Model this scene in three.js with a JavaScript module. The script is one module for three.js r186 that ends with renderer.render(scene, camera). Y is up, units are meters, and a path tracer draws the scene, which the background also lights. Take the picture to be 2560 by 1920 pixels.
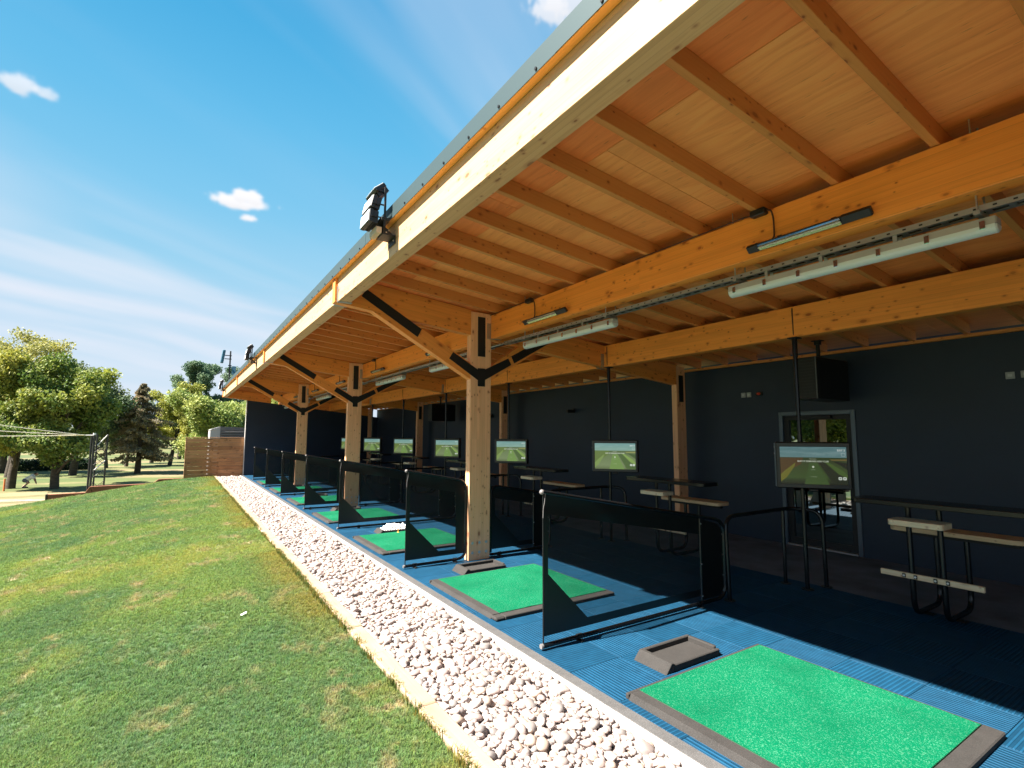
import * as THREE from 'three';
import { mergeGeometries, mergeVertices } from 'three/addons/utils/BufferGeometryUtils.js';
import { MarchingCubes } from 'three/addons/objects/MarchingCubes.js';

// ------------------------------------------------------------------ camera, sky, sun, exposure
const scene = new THREE.Scene();
const EXPOSURE = 5.2;
const camera = new THREE.PerspectiveCamera(73.66, 4 / 3, 0.05, 2000);
{
  const yaw = 33.0 * Math.PI / 180, pitch = 5.86 * Math.PI / 180, roll = 0.2 * Math.PI / 180;
  const fw = new THREE.Vector3(Math.sin(yaw) * Math.cos(pitch), Math.sin(pitch), -Math.cos(yaw) * Math.cos(pitch));
  const rt = new THREE.Vector3(Math.cos(yaw), 0, Math.sin(yaw));
  const up = new THREE.Vector3().crossVectors(rt, fw);
  const rt2 = rt.clone().multiplyScalar(Math.cos(roll)).addScaledVector(up, Math.sin(roll));
  const up2 = up.clone().multiplyScalar(Math.cos(roll)).addScaledVector(rt, -Math.sin(roll));
  camera.quaternion.setFromRotationMatrix(new THREE.Matrix4().makeBasis(rt2, up2, fw.clone().negate()));
  camera.position.set(0, 1.63, 0);
}
const SUN = new THREE.Vector3(-1, 1.145, -0.12).normalize();
const sun = new THREE.DirectionalLight(new THREE.Color().setRGB(1, 0.93, 0.83), 4.2);
sun.target.position.set(0, 0, -12); sun.position.copy(SUN).multiplyScalar(60).add(sun.target.position);
sun.castShadow = true; sun.shadow.mapSize.set(4096, 4096); sun.shadow.radius = 1.2;
Object.assign(sun.shadow.camera, { left: -45, right: 45, top: 60, bottom: -60, near: 1, far: 160 });
scene.add(sun, sun.target);

// ------------------------------------------------------------------ random numbers and noise
function mulberry(a) { return () => { a |= 0; a = a + 0x6D2B79F5 | 0; let t = Math.imul(a ^ a >>> 15, 1 | a); t = t + Math.imul(t ^ t >>> 7, 61 | t) ^ t; return ((t ^ t >>> 14) >>> 0) / 4294967296; }; }
const R0 = mulberry(7);
const lerp = (a, b, t) => a + (b - a) * t, clamp = (x, a = 0, b = 1) => Math.min(b, Math.max(a, x));
const sstep = (a, b, x) => { const t = clamp((x - a) / (b - a)); return t * t * (3 - 2 * t); };
const PERM = new Uint16Array(65536), PR = mulberry(99); for (let i = 0; i < 65536; i++) PERM[i] = Math.floor(PR() * 65536);
const hash2 = (x, y) => PERM[(PERM[x & 65535] + y) & 65535] / 65535;
function vnoise(x, y, px = 65536, py = 65536) {       // periodic value noise, 0..1
  const xi = Math.floor(x), yi = Math.floor(y); let fx = x - xi, fy = y - yi;
  fx = fx * fx * (3 - 2 * fx); fy = fy * fy * (3 - 2 * fy);
  const a = ((xi % px) + px) % px, b = (a + 1) % px, c = ((yi % py) + py) % py, d = (c + 1) % py;
  return lerp(lerp(hash2(a, c), hash2(b, c), fx), lerp(hash2(a, d), hash2(b, d), fx), fy);
}
function fbm(x, y, o = 4, px = 65536, py = 65536) {
  let s = 0, w = 0.5, t = 0;
  for (let i = 0; i < o; i++) { s += w * vnoise(x + i * 17 * (px < 65536 ? 0 : 1), y + i * 31 * (py < 65536 ? 0 : 1), px, py); t += w; x *= 2; y *= 2; px *= 2; py *= 2; w *= 0.5; }
  return s / t;
}
const toS = (c) => Math.round(255 * clamp(c <= 0.0031308 ? 12.92 * c : 1.055 * Math.pow(c, 1 / 2.4) - 0.055));

// ------------------------------------------------------------------ sky (equirectangular, air and clouds only)
{
  const W = 2048, H = 1024, data = new Float32Array(W * H * 4);
  const stops = [[-90, .5, .6, .7], [0, .70, .82, .94], [5, .64, .79, .93], [10, .50, .73, .92], [16, .35, .67, .90], [22, .23, .60, .885], [30, .135, .52, .85], [42, .045, .39, .75], [60, .03, .29, .64], [90, .02, .22, .56]];
  const base = (e) => { let i = 0; while (i < stops.length - 2 && e > stops[i + 1][0]) i++; const a = stops[i], b = stops[i + 1], t = clamp((e - a[0]) / (b[0] - a[0])); return [1, 2, 3].map((k) => lerp(a[k], b[k], t)); };
  const D = Math.PI / 180;
  // small cumulus clouds: azimuth (from -z towards +x), elevation, half width, half height, density, seed
  const cum = [[4.3, 22.35, 2.9, 0.75, 1.25, 3], [4.6, 22.95, 1.3, 0.8, 1.2, 8], [5.05, 21.15, 0.85, 0.5, 1.0, 5], [-12.9, 26.9, 1.5, 0.8, .72, 11], [-11.3, 26.8, 0.8, 0.55, .6, 13], [37.6, 42.1, 2.2, 2.0, .75, 21], [40, 42.6, 2.6, 1.6, .7, 27],
    [100, 25, 5, 1.6, 1, 31], [170, 21, 4, 1.2, 1, 37], [230, 28, 5, 1.5, 1, 41], [285, 24, 4, 1.1, 1, 43]];
  const ax = 58 * D, ux = Math.sin(ax), uz = -Math.cos(ax);
  for (let j = 0; j < H; j++) {
    const el = (j + 0.5) / H * 180 - 90, y = Math.sin(el * D), ce = Math.cos(el * D), b0 = base(el);
    for (let i = 0; i < W; i++) {
      const lon = ((i + 0.5) / W - 0.5) * 2 * Math.PI, x = Math.cos(lon) * ce, z = Math.sin(lon) * ce;
      let c = b0.slice();
      if (el > -1) {
        const q = 1 / (Math.max(y, 0) + 0.16), px = x * q, pz = z * q, u = px * ux + pz * uz, v = -px * uz + pz * ux;
        const warp = fbm(u * 0.5 + 40, v * 0.5 + 9, 3) - 0.5;
        const s1 = fbm(u * 0.38 + 50, v * 2.6 + warp * 2.2 + 60, 4), s2 = fbm(u * 1.1 + 10, v * 7 + warp * 4 + 33, 4), s3 = fbm(u * .22 + 5, v * .8 + 71, 3);
        let w = sstep(0.34, 0.80, s1 * 0.68 + s2 * 0.32) * sstep(0.26, 0.60, s3) * (0.46 + 0.5 * sstep(40, 14, el)) * sstep(66, 40, el);
        w = Math.max(w, .40 * sstep(.38, .62, fbm(u * .5 + 21, v * 1.5 + 7, 3)) * sstep(56, 40, el));
        w = clamp(w + 0.10 * (s2 - .5) * sstep(45, 15, el));
        c = c.map((k, n) => lerp(k, [.80, .86, .97][n], w));
        let az = Math.atan2(x, -z) / D;
        for (const [a, e, hw, hh, den, sd] of cum) {
          let da = az - a; if (da > 180) da -= 360; if (da < -180) da += 360;
          if (Math.abs(da) > hw * 2.2 || Math.abs(el - e) > hh * 2.6) continue;
          const nx = da * ce * 1.0 / hw, ny = (el - e) / hh, n = fbm(da * 1.1 + sd * 7, el * 1.5 + sd * 3, 5) - 0.5, low = ny < 0 ? 1.5 : 1;
          const r = Math.sqrt(nx * nx + ny * ny * low) + n * 1.25;
          const k = sstep(1.0, 0.55, r) * Math.min(1, den);
          c = c.map((q2, m) => lerp(q2, [.97, .97, 1.0][m] * (0.93 + 0.12 * sstep(-1, .6, ny)), k));
        }
      }
      const o = (j * W + i) * 4; data[o] = c[0] / EXPOSURE; data[o + 1] = c[1] / EXPOSURE; data[o + 2] = c[2] / EXPOSURE; data[o + 3] = 1;
    }
  }
  const t = new THREE.DataTexture(data, W, H, THREE.RGBAFormat, THREE.FloatType);
  t.mapping = THREE.EquirectangularReflectionMapping; t.magFilter = THREE.LinearFilter; t.needsUpdate = true;
  scene.background = t; scene.environment = t;
}

// ------------------------------------------------------------------ textures
function tex(w, h, fn, { srgb = true, rx = 1, ry = 1 } = {}) {   // fn(x, y) -> linear rgb
  const d = new Uint8Array(w * h * 4);
  for (let j = 0; j < h; j++) for (let i = 0; i < w; i++) {
    const c = fn(i, j), o = (j * w + i) * 4;
    for (let k = 0; k < 3; k++) d[o + k] = srgb ? toS(c[k]) : Math.round(255 * clamp(c[k]));
    d[o + 3] = 255;
  }
  const t = new THREE.DataTexture(d, w, h, THREE.RGBAFormat);
  t.wrapS = t.wrapT = THREE.RepeatWrapping; t.magFilter = THREE.LinearFilter; t.minFilter = THREE.LinearMipmapLinearFilter; t.generateMipmaps = true;
  if (srgb) t.colorSpace = THREE.SRGBColorSpace;
  t.repeat.set(rx, ry); t.needsUpdate = true; return t;
}
// glued timber, 3.2 m x 0.8 m: fine grain along u, lamella lines, knots
function woodTex(seed, nKnots, lam) {
  const r = mulberry(seed), knots = [];
  for (let i = 0; i < nKnots; i++) knots.push([r() * 3.2, r() * 0.8, 0.004 + 0.014 * r() * r(), 1.2 + r() * 0.9, 0.35 + 0.5 * r()]);
  const W = 2048, H = 512;
  const grid = {}; for (const k of knots) for (let a = Math.floor((k[0] - 0.1) / 0.1); a <= Math.floor((k[0] + 0.1) / 0.1); a++) (grid[(a + 32) % 32] ||= []).push(k);
  return tex(W, H, (i, j) => {
    const u = i / W * 3.2, v = j / H * 0.8;
    let bend = 0, dark = 0, ring = 0;
    for (const k of grid[Math.floor(u / 0.1) % 32] || []) {
      let dx = (u - k[0]) / k[3], dy = v - k[1]; if (dy > 0.4) dy -= 0.8; if (dy < -0.4) dy += 0.8;
      const d = Math.hypot(dx, dy); bend += Math.sign(dy || 1) * 0.010 * Math.exp(-d * d / (k[2] * k[2] * 9));
      dark = Math.max(dark, sstep(k[2] * 1.15, k[2] * 0.55, d) * k[4]); ring = Math.max(ring, sstep(k[2] * 2.4, k[2], d) * 0.22);
    }
    const g1 = fbm(u * 2.2, (v + bend) * 90, 3, 7, 72), g2 = fbm(u * 9, (v + bend) * 260, 2, 29, 208), g3 = fbm(u * 1.25, v * 10, 3, 4, 8);
    const l = Math.floor(v / lam), lt = 0.92 + 0.12 * hash2(l + seed * 3, Math.floor(u / 1.6) + l * 5), seam = Math.abs(v / lam - Math.round(v / lam)) * lam < 0.0011 ? 0.82 : 1;
    let t = (0.88 + 0.20 * g1 + 0.08 * (g2 - 0.5) + 0.16 * (g3 - 0.5)) * lt * seam;
    const c = [t, t * (0.93 + 0.09 * g1), t * (0.84 + 0.2 * g1)];
    const k1 = 1 - ring, k2 = [0.30, 0.13, 0.07];
    return c.map((q, n) => lerp(q * (n ? k1 : 1 - ring * 0.7), k2[n], dark));
  }, { rx: 1 / 3.2, ry: 1 / 0.8 });
}
const tWood = woodTex(3, 130, 0.04), tWoodB = woodTex(11, 150, 0.8);
const tPly = tex(1024, 1024, (i, j) => {      // 2.44 m x 1.22 m, grain along u
  const u = i / 1024, v = j / 1024, w = fbm(u * 3, v * 6, 3, 3, 6);
  const g = fbm(u * 5, v * 60 + w * 9, 4, 5, 60), f = fbm(u * 14, v * 260, 2, 14, 260), big = fbm(u * 3, v * 3, 3, 3, 3), cath = 0.5 + 0.5 * Math.sin((v * 34 + w * 16 + big * 7) * 2);
  let t = 0.84 + 0.24 * g + 0.10 * (f - 0.5) + 0.28 * (big - 0.5) + 0.09 * (cath - 0.5) * sstep(.45, .7, big);
  const st = sstep(0.80, 0.9, fbm(u * 22 + 3, v * 150 + 7, 2, 22, 150)) * 0.32; t *= 1 - st;
  return [t, t * (0.84 + 0.18 * g), t * (0.72 + 0.3 * g)];
}, { rx: 1 / 2.44, ry: 1 / 1.22 });
const tBoard = tex(1024, 256, (i, j) => {     // rough sawn fence board
  const u = i / 1024, v = j / 256, g = fbm(u * 5, v * 40, 4, 5, 40), b = fbm(u * 6, v * 2, 3, 6, 2), s = sstep(.72, .84, fbm(u * 18, v * 8 + 3, 2, 18, 8));
  const t = 0.62 + 0.36 * g + 0.35 * (b - 0.5) - s * 0.35; return [t, t * 0.94, t * 0.88];
}, { rx: 1 / 2, ry: 1 / 0.5 });
const tRubber = tex(512, 512, (i, j) => { const n = hash2(i >> 1, j >> 1), m = hash2(i * 3 + 7, j * 5 + 1), b = fbm(i / 64, j / 64, 3, 8, 8); const t = 0.45 + 0.5 * n * n + 0.35 * (m - .5) + (n > .93 ? .8 : 0) + .25 * (b - .5); return [t, t * .97, t * .93]; }, { rx: 1 / 0.5, ry: 1 / 0.5 });
const tTurf = tex(1024, 1024, (i, j) => {     // 1 m of synthetic turf: pale fibre flecks over green
  const u = i / 1024, v = j / 1024, w = fbm(u * 6, v * 6, 3, 6, 6);
  const a = vnoise(u * 150 + w * 5, v * 300, 150, 300), b = vnoise(u * 300, v * 150 + w * 5, 300, 150), f = Math.max(sstep(.70, .92, a), sstep(.72, .93, b)), big = fbm(u * 4, v * 4, 4, 4, 4), fine = hash2(i, j);
  const k = clamp(f * (0.5 + 1.1 * big)), t = 0.75 + 0.35 * (fine - 0.5) + 0.3 * (big - .5);
  return [lerp(0.0, 0.24, k) * t, lerp(0.56, 0.95, k) * t, lerp(0.25, 0.56, k) * t];
});
const tTurfB = tex(512, 512, (i, j) => { const n = hash2(i, j) * .5 + .5 * vnoise(i / 3, j / 3, 171, 171); return [n, n, n]; }, { srgb: false });
// ribbed rubber tile, 0.47 m, 18 ribs along u
const RIB = 17;
const tRib = tex(1024, 1024, (i, j) => { const p = (j / 1024 * RIB) % 1, h = sstep(0.0, .16, p) * sstep(.62, .46, p), n = hash2(i, j), b = fbm(i / 128, j / 128, 4, 8, 8), d = sstep(.6, .78, fbm(i / 256, j / 256, 4, 4, 4)); const t = lerp(.60, 1.0, h) * (.86 + .2 * (n - .5) + .34 * (b - .5)); const q = d * .10 * h; return [t + q * 2.4, t + q, t + q * .5]; });
const tRibH = tex(256, 1024, (i, j) => { const p = (j / 1024 * RIB) % 1, h = sstep(0.0, .16, p) * sstep(.62, .46, p); return [h, h, h]; }, { srgb: false });
const tConc = tex(512, 512, (i, j) => { const b = fbm(i / 64, j / 64, 5, 8, 8), n = hash2(i, j); const t = .55 + .7 * (b - .3) + .25 * (n - .5); return [t, t, t]; }, { rx: 1 / 2, ry: 1 / 2 });
const tWall = tex(512, 512, (i, j) => { const b = fbm(i / 128, j / 64, 5, 4, 8), n = hash2(i, j); const t = .82 + .3 * (b - .5) + .1 * (n - .5); return [t, t, t]; }, { rx: 1 / 3, ry: 1 / 3 });
const tBark = tex(256, 512, (i, j) => { const g = fbm(i / 10, j / 60, 4, 26, 9), t = .4 + .9 * (g - .2); return [t, t * .95, t * .88]; }, { rx: 1 / 0.8, ry: 1 / 1.6 });
const tSleeper = tex(512, 256, (i, j) => { const u = i / 512, v = j / 256, g = fbm(u * 4, v * 36, 4, 4, 36), b = fbm(u * 8, v * 3, 4, 8, 3); const t = .7 + .28 * g + .3 * (b - .5); return [t, t * .96, t * .9]; }, { rx: 1 / 1.2, ry: 1 / 0.5 });

// ------------------------------------------------------------------ materials
const matte = (r, g, b, rough, spec, o = {}) => new THREE.MeshPhysicalMaterial({ color: new THREE.Color().setRGB(r, g, b), roughness: rough, specularIntensity: spec, ...o });
const std = (r, g, b, rough = 0.7, o = {}) => new THREE.MeshStandardMaterial({ color: new THREE.Color().setRGB(r, g, b), roughness: rough, ...o });
const M = {
  edge: std(.62, .37, .20, .6, { map: tWood }), beam: std(.95, .325, .055, .5, { map: tWood }), beamB: std(.90, .33, .07, .5, { map: tWood }), rafter: std(.64, .25, .065, .62, { map: tWoodB }),
  post: std(.92, .51, .285, .55, { map: tWood }), ply: [std(.96, .35, .095, .6, { map: tPly }), std(.94, .31, .08, .6, { map: tPly }), std(.97, .39, .12, .6, { map: tPly })], plyRed: std(.92, .275, .07, .6, { map: tPly }),
  fascia: std(.85, .40, .10, .7, { map: tWoodB }), steelBlack: std(.012, .013, .014, .55, { metalness: 0.2 }), tube: std(.010, .012, .015, .22, { metalness: 0.3 }), galv: std(.46, .47, .47, .42, { metalness: .85 }),
  bolt: std(.55, .55, .56, .3, { metalness: .9 }), flash: std(.040, .066, .072, .5, { metalness: .2 }), membrane: std(.12, .13, .14, .8),
  wall: std(.011, .027, .056, .55, { map: tWall }), alu: std(.10, .13, .17, .38, { metalness: .5 }), dark: std(.012, .013, .015, .6), inside: std(.03, .03, .032, .9),
  conc: std(.15, .175, .22, .8, { map: tConc }), floorA: null, rubber: std(.046, .043, .042, .9, { map: tRubber }), rubberEdge: std(.13, .13, .135, .85, { map: tRubber }),
  white: std(.60, .59, .58, .5), whitePaint: std(.40, .37, .355, .6), cloth: std(.004, .0055, .006, .42, { side: THREE.DoubleSide }), 
  lens: std(.62, .66, .66, .25), chrome: std(.75, .75, .75, .14, { metalness: 1 }), paleWood: std(.76, .62, .42, .55, { map: tWoodB }), seatTop: std(.62, .45, .27, .5, { map: tWoodB }),
  fence: std(.56, .285, .135, .8, { map: tBoard }), sleeper: std(.27, .105, .055, .85, { map: tSleeper }), edging: std(.44, .32, .225, .85, { map: tSleeper }),
  bark: std(.085, .068, .052, .95, { map: tBark }), rope: std(.62, .57, .45, .8), ball: std(.86, .86, .84, .35), brownCable: std(.07, .022, .012, .5), black: std(.008, .008, .009, .45), red: std(.7, .06, .02, .4),
  hvacLight: std(.58, .56, .54, .6), hvacDark: std(.20, .19, .185, .6), teal: std(.02, .10, .16, .5), sand: std(.30, .22, .14, .95, { map: tConc }), bed: std(.36, .30, .25, .95, { map: tConc }),
};
M.capGrey = std(.17, .16, .16, .5);
M.net = new THREE.MeshStandardMaterial({ color: new THREE.Color().setRGB(.004, .005, .006), roughness: .8, transparent: true, opacity: .5, side: THREE.DoubleSide });
M.pane = std(.30, .34, .34, .015, { metalness: 1 });
for (const [n, rot] of [['tileX', 0], ['tileZ', 1]]) {
  const m = tRib.clone(), h = tRibH.clone(); for (const t of [m, h]) { t.rotation = rot ? Math.PI / 2 : 0; t.needsUpdate = true; }
  M[n] = [0.92, 1.0, 1.07].map((k) => matte(.010 * k, .078 * k, .160 * k, .6, .35, { map: m, bumpMap: h, bumpScale: .0045 }));
}

// ------------------------------------------------------------------ geometry helpers
const V = (x, y, z) => new THREE.Vector3(x, y, z);
const AX = { x: V(1, 0, 0), y: V(0, 1, 0), z: V(0, 0, 1) };
function mapUV(geo, dir, ox = 0, oy = 0) {              // uv in metres, u along dir on every face
  const g = geo.index ? geo.toNonIndexed() : geo, p = g.attributes.position, uv = new Float32Array(p.count * 2), a = V(), b = V(), c = V(), n = V(), t = V(), w = V();
  for (let i = 0; i < p.count; i += 3) {
    a.fromBufferAttribute(p, i); b.fromBufferAttribute(p, i + 1); c.fromBufferAttribute(p, i + 2);
    n.subVectors(b, a).cross(w.subVectors(c, a)).normalize(); t.copy(dir).addScaledVector(n, -dir.dot(n));
    if (t.lengthSq() < 0.05) t.set(n.y, n.z, n.x).addScaledVector(n, -(n.y * n.x + n.z * n.y + n.x * n.z));
    t.normalize(); w.crossVectors(n, t);
    [a, b, c].forEach((q, k) => { uv[(i + k) * 2] = q.dot(t) + ox; uv[(i + k) * 2 + 1] = q.dot(w) + oy; });
  }
  g.setAttribute('uv', new THREE.BufferAttribute(uv, 2)); return g;
}
function flat(g) { g = g.index ? g.toNonIndexed() : g; g.deleteAttribute('normal'); g.computeVertexNormals(); return g; }
function bx(x0, y0, z0, x1, y1, z1, { grain = 'x', c = 0, ox = R0() * 3, oy = R0() } = {}) {   // box, edges chamfered by c
  if (!c) { const g = new THREE.BoxGeometry(x1 - x0, y1 - y0, z1 - z0).toNonIndexed(); g.translate((x0 + x1) / 2, (y0 + y1) / 2, (z0 + z1) / 2); return mapUV(g, AX[grain], ox, oy); }
  const lo = [x0, y0, z0], hi = [x1, y1, z1], pos = [];
  const P = (s, a) => [0, 1, 2].map((k) => (s[k] > 0 ? hi[k] : lo[k]) - (k === a ? 0 : s[k] * c));
  const quad = (p, q, r, s, out) => { const A = V(...p), n = V(...q).sub(A).cross(V(...r).sub(A)); if (n.dot(V(...out)) < 0) [q, s] = [s, q]; pos.push(...p, ...q, ...r, ...p, ...r, ...s); };
  const tri = (p, q, r, out) => { const A = V(...p), n = V(...q).sub(A).cross(V(...r).sub(A)); if (n.dot(V(...out)) < 0) [q, r] = [r, q]; pos.push(...p, ...q, ...r); };
  for (let a = 0; a < 3; a++) for (const s of [-1, 1]) {
    const b = (a + 1) % 3, d = (a + 2) % 3, sg = (i, j) => { const v = [0, 0, 0]; v[a] = s; v[b] = i; v[d] = j; return v; }, o = [0, 0, 0]; o[a] = s;
    quad(P(sg(-1, -1), a), P(sg(1, -1), a), P(sg(1, 1), a), P(sg(-1, 1), a), o);
  }
  for (let a = 0; a < 3; a++) { const b = (a + 1) % 3, d = (a + 2) % 3; for (const i of [-1, 1]) for (const j of [-1, 1]) { const s0 = [0, 0, 0], s1 = [0, 0, 0]; s0[a] = -1; s1[a] = 1; s0[b] = s1[b] = i; s0[d] = s1[d] = j; const o = [0, 0, 0]; o[b] = i; o[d] = j; quad(P(s0, b), P(s1, b), P(s1, d), P(s0, d), o); } }
  for (const i of [-1, 1]) for (const j of [-1, 1]) for (const k of [-1, 1]) { const s = [i, j, k]; tri(P(s, 0), P(s, 1), P(s, 2), s); }
  const g = new THREE.BufferGeometry(); g.setAttribute('position', new THREE.BufferAttribute(new Float32Array(pos), 3)); g.computeVertexNormals();
  return mapUV(g, AX[grain], ox, oy);
}
function prism(pts, z0, z1, dir = AX.x, bevel = 0, holes = []) {  // polygon in x,y pushed from z0 to z1
  const s = new THREE.Shape(pts.map((p) => new THREE.Vector2(p[0], p[1])));
  for (const h of holes) s.holes.push(new THREE.Path(h.map((p) => new THREE.Vector2(p[0], p[1]))));
  const g = new THREE.ExtrudeGeometry(s, { depth: z1 - z0 - 2 * bevel, bevelEnabled: bevel > 0, bevelThickness: bevel, bevelSize: bevel, bevelOffset: -bevel, bevelSegments: 1, steps: 1 });
  g.translate(0, 0, z0 + bevel); return mapUV(flat(g), dir, R0() * 3, R0());
}
function fillet(pts, r, n = 5) {                        // polyline with rounded corners
  const P = pts.map((p) => V(...p)), out = [P[0]];
  for (let i = 1; i < P.length - 1; i++) {
    const a = P[i].clone().sub(P[i - 1]), b = P[i + 1].clone().sub(P[i]), k = Math.min(r, a.length() * .48, b.length() * .48);
    const s = P[i].clone().addScaledVector(a.normalize(), -k), e = P[i].clone().addScaledVector(b.normalize(), k);
    for (let j = 0; j <= n; j++) { const t = j / n; out.push(s.clone().multiplyScalar((1 - t) * (1 - t)).addScaledVector(P[i], 2 * t * (1 - t)).addScaledVector(e, t * t)); }
  }
  out.push(P[P.length - 1]); return out;
}
function sweep(P, rad, seg = 8, caps = true) {          // round tube along points; rad a number or function of 0..1
  const n = P.length, pos = [], nor = [], uv = [], idx = []; let t0 = P[1].clone().sub(P[0]).normalize(), u = Math.abs(t0.y) < .9 ? V(0, 1, 0) : V(1, 0, 0), len = 0;
  u.addScaledVector(t0, -u.dot(t0)).normalize();
  for (let i = 0; i < n; i++) {
    const t = (i === 0 ? P[1].clone().sub(P[0]) : i === n - 1 ? P[i].clone().sub(P[i - 1]) : P[i + 1].clone().sub(P[i - 1])).normalize();
    u.addScaledVector(t, -u.dot(t)).normalize(); const w = t.clone().cross(u), r = typeof rad === 'function' ? rad(i / (n - 1)) : rad;
    if (i) len += P[i].distanceTo(P[i - 1]);
    for (let k = 0; k <= seg; k++) { const a = k / seg * 2 * Math.PI, d = u.clone().multiplyScalar(Math.cos(a)).addScaledVector(w, Math.sin(a)); pos.push(P[i].x + d.x * r, P[i].y + d.y * r, P[i].z + d.z * r); nor.push(d.x, d.y, d.z); uv.push(len, k / seg * r * 6.28); }
  }
  for (let i = 0; i < n - 1; i++) for (let k = 0; k < seg; k++) { const a = i * (seg + 1) + k, b = a + seg + 1; idx.push(a, a + 1, b, b, a + 1, b + 1); }
  const g = new THREE.BufferGeometry(); g.setAttribute('position', new THREE.Float32BufferAttribute(pos, 3)); g.setAttribute('normal', new THREE.Float32BufferAttribute(nor, 3)); g.setAttribute('uv', new THREE.Float32BufferAttribute(uv, 2)); g.setIndex(idx);
  const parts = [g.toNonIndexed()];
  if (caps) for (const [i, s] of [[0, -1], [n - 1, 1]]) {
    const t = (i ? P[n - 1].clone().sub(P[n - 2]) : P[1].clone().sub(P[0])).normalize().multiplyScalar(s), r = typeof rad === 'function' ? rad(i / (n - 1)) : rad;
    const c = new THREE.CircleGeometry(r, seg); c.applyQuaternion(new THREE.Quaternion().setFromUnitVectors(V(0, 0, 1), t)); c.translate(P[i].x, P[i].y, P[i].z); parts.push(c.toNonIndexed());
  }
  return mergeGeometries(parts);
}
const pipe = (pts, r, fr = 0.05, seg = 8) => sweep(fillet(pts, fr), r, seg);
const cyl = (r, h, x, y, z, axis = 'y', seg = 12, r2 = r) => { const g = new THREE.CylinderGeometry(r2, r, h, seg).toNonIndexed(); if (axis === 'x') g.rotateZ(-Math.PI / 2); if (axis === 'z') g.rotateX(Math.PI / 2); g.translate(x, y, z); return g; };
function bolts(list, r, h, axis = 'z') { return list.map((p) => cyl(r, h, p[0], p[1], p[2], axis, 6)); }
const used = {};
function num(name) { const k = used[name] = (used[name] ?? -1) + 1; return k ? `${name}_${String(k).padStart(3, '0')}` : name; }
function mesh(name, geos, mat, parent) {
  const g = Array.isArray(geos) ? (geos.length > 1 ? mergeGeometries(geos.map((q) => { q = q.index ? q.toNonIndexed() : q; for (const k of Object.keys(q.attributes)) if (!['position', 'normal', 'uv'].includes(k)) q.deleteAttribute(k); return q; })) : geos[0]) : geos;
  const m = new THREE.Mesh(g, mat); m.castShadow = m.receiveShadow = true;
  m.name = parent ? name : num(name); (parent || scene).add(m); return m;
}
function thing(name, label, category, pos = [0, 0, 0], group) { const o = new THREE.Group(); o.name = num(name); o.position.set(...pos); scene.add(o); return tag(o, label, category, group); }
function tag(o, label, category, group) { o.userData = { label, category }; if (group) o.userData.group = group; return o; }
function struct(o, label, category) { o.userData = { kind: 'structure', label, category }; return o; }
function dup(src, pos, label) { const c = src.clone(); c.name = num(src.name.replace(/_\d{3}$/, '')); c.position.set(...pos); c.userData = { ...src.userData, label }; scene.add(c); return c; }
const ORD = ['nearest', 'second nearest', 'third nearest', 'fourth nearest', 'fifth nearest', 'sixth nearest', 'farthest'];

// ------------------------------------------------------------------ ground
const bankY = (x, z) => { const d = 1.31 - x, s = (d - .75) / .45, sp = .45 * Math.log(1 + Math.exp(Math.min(s, 30))); return -.155 * sp * (s > 30 ? 1 : 1) - (s > 30 ? .155 * (d - .75 - .45 * 30) : 0) + .022 * (fbm(x * .6 + 9, z * .6 + 40, 3) - .5) * clamp(d * .8); };
function grassTone(x, z) {                              // colour of the sward by place: greens, straw, bare soil
  const a = fbm(x * .55 + 3, z * .45 + 11, 4), b = fbm(x * 1.6 + 30, z * 1.1 + 5, 4), c = fbm(x * 3.4 + 8, z * 2.2 + 50, 4), f = fbm(x * 11, z * 8, 3);
  let col = [.105, .172, .052]; const mix = (k, q) => { col = col.map((v, n) => lerp(v, k[n], clamp(q))); };
  mix([.080, .150, .054], sstep(.48, .66, b) * .9); mix([.150, .215, .050], sstep(.48, .68, a) * .7); mix([.215, .235, .055], sstep(.56, .74, b * .5 + a * .5) * .7);
  mix([.24, .22, .105], sstep(.54, .74, c) * .75 * sstep(.35, .6, f)); const bare = sstep(.68, .78, c * .7 + f * .3) * .8; mix([.30, .23, .125], bare);
  mix([.19, .17, .035], sstep(.55, .05, 1.31 - x) * sstep(.35, .6, fbm(z * 1.3, 4, 3)) * .8);
  return [col, bare];
}
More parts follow.
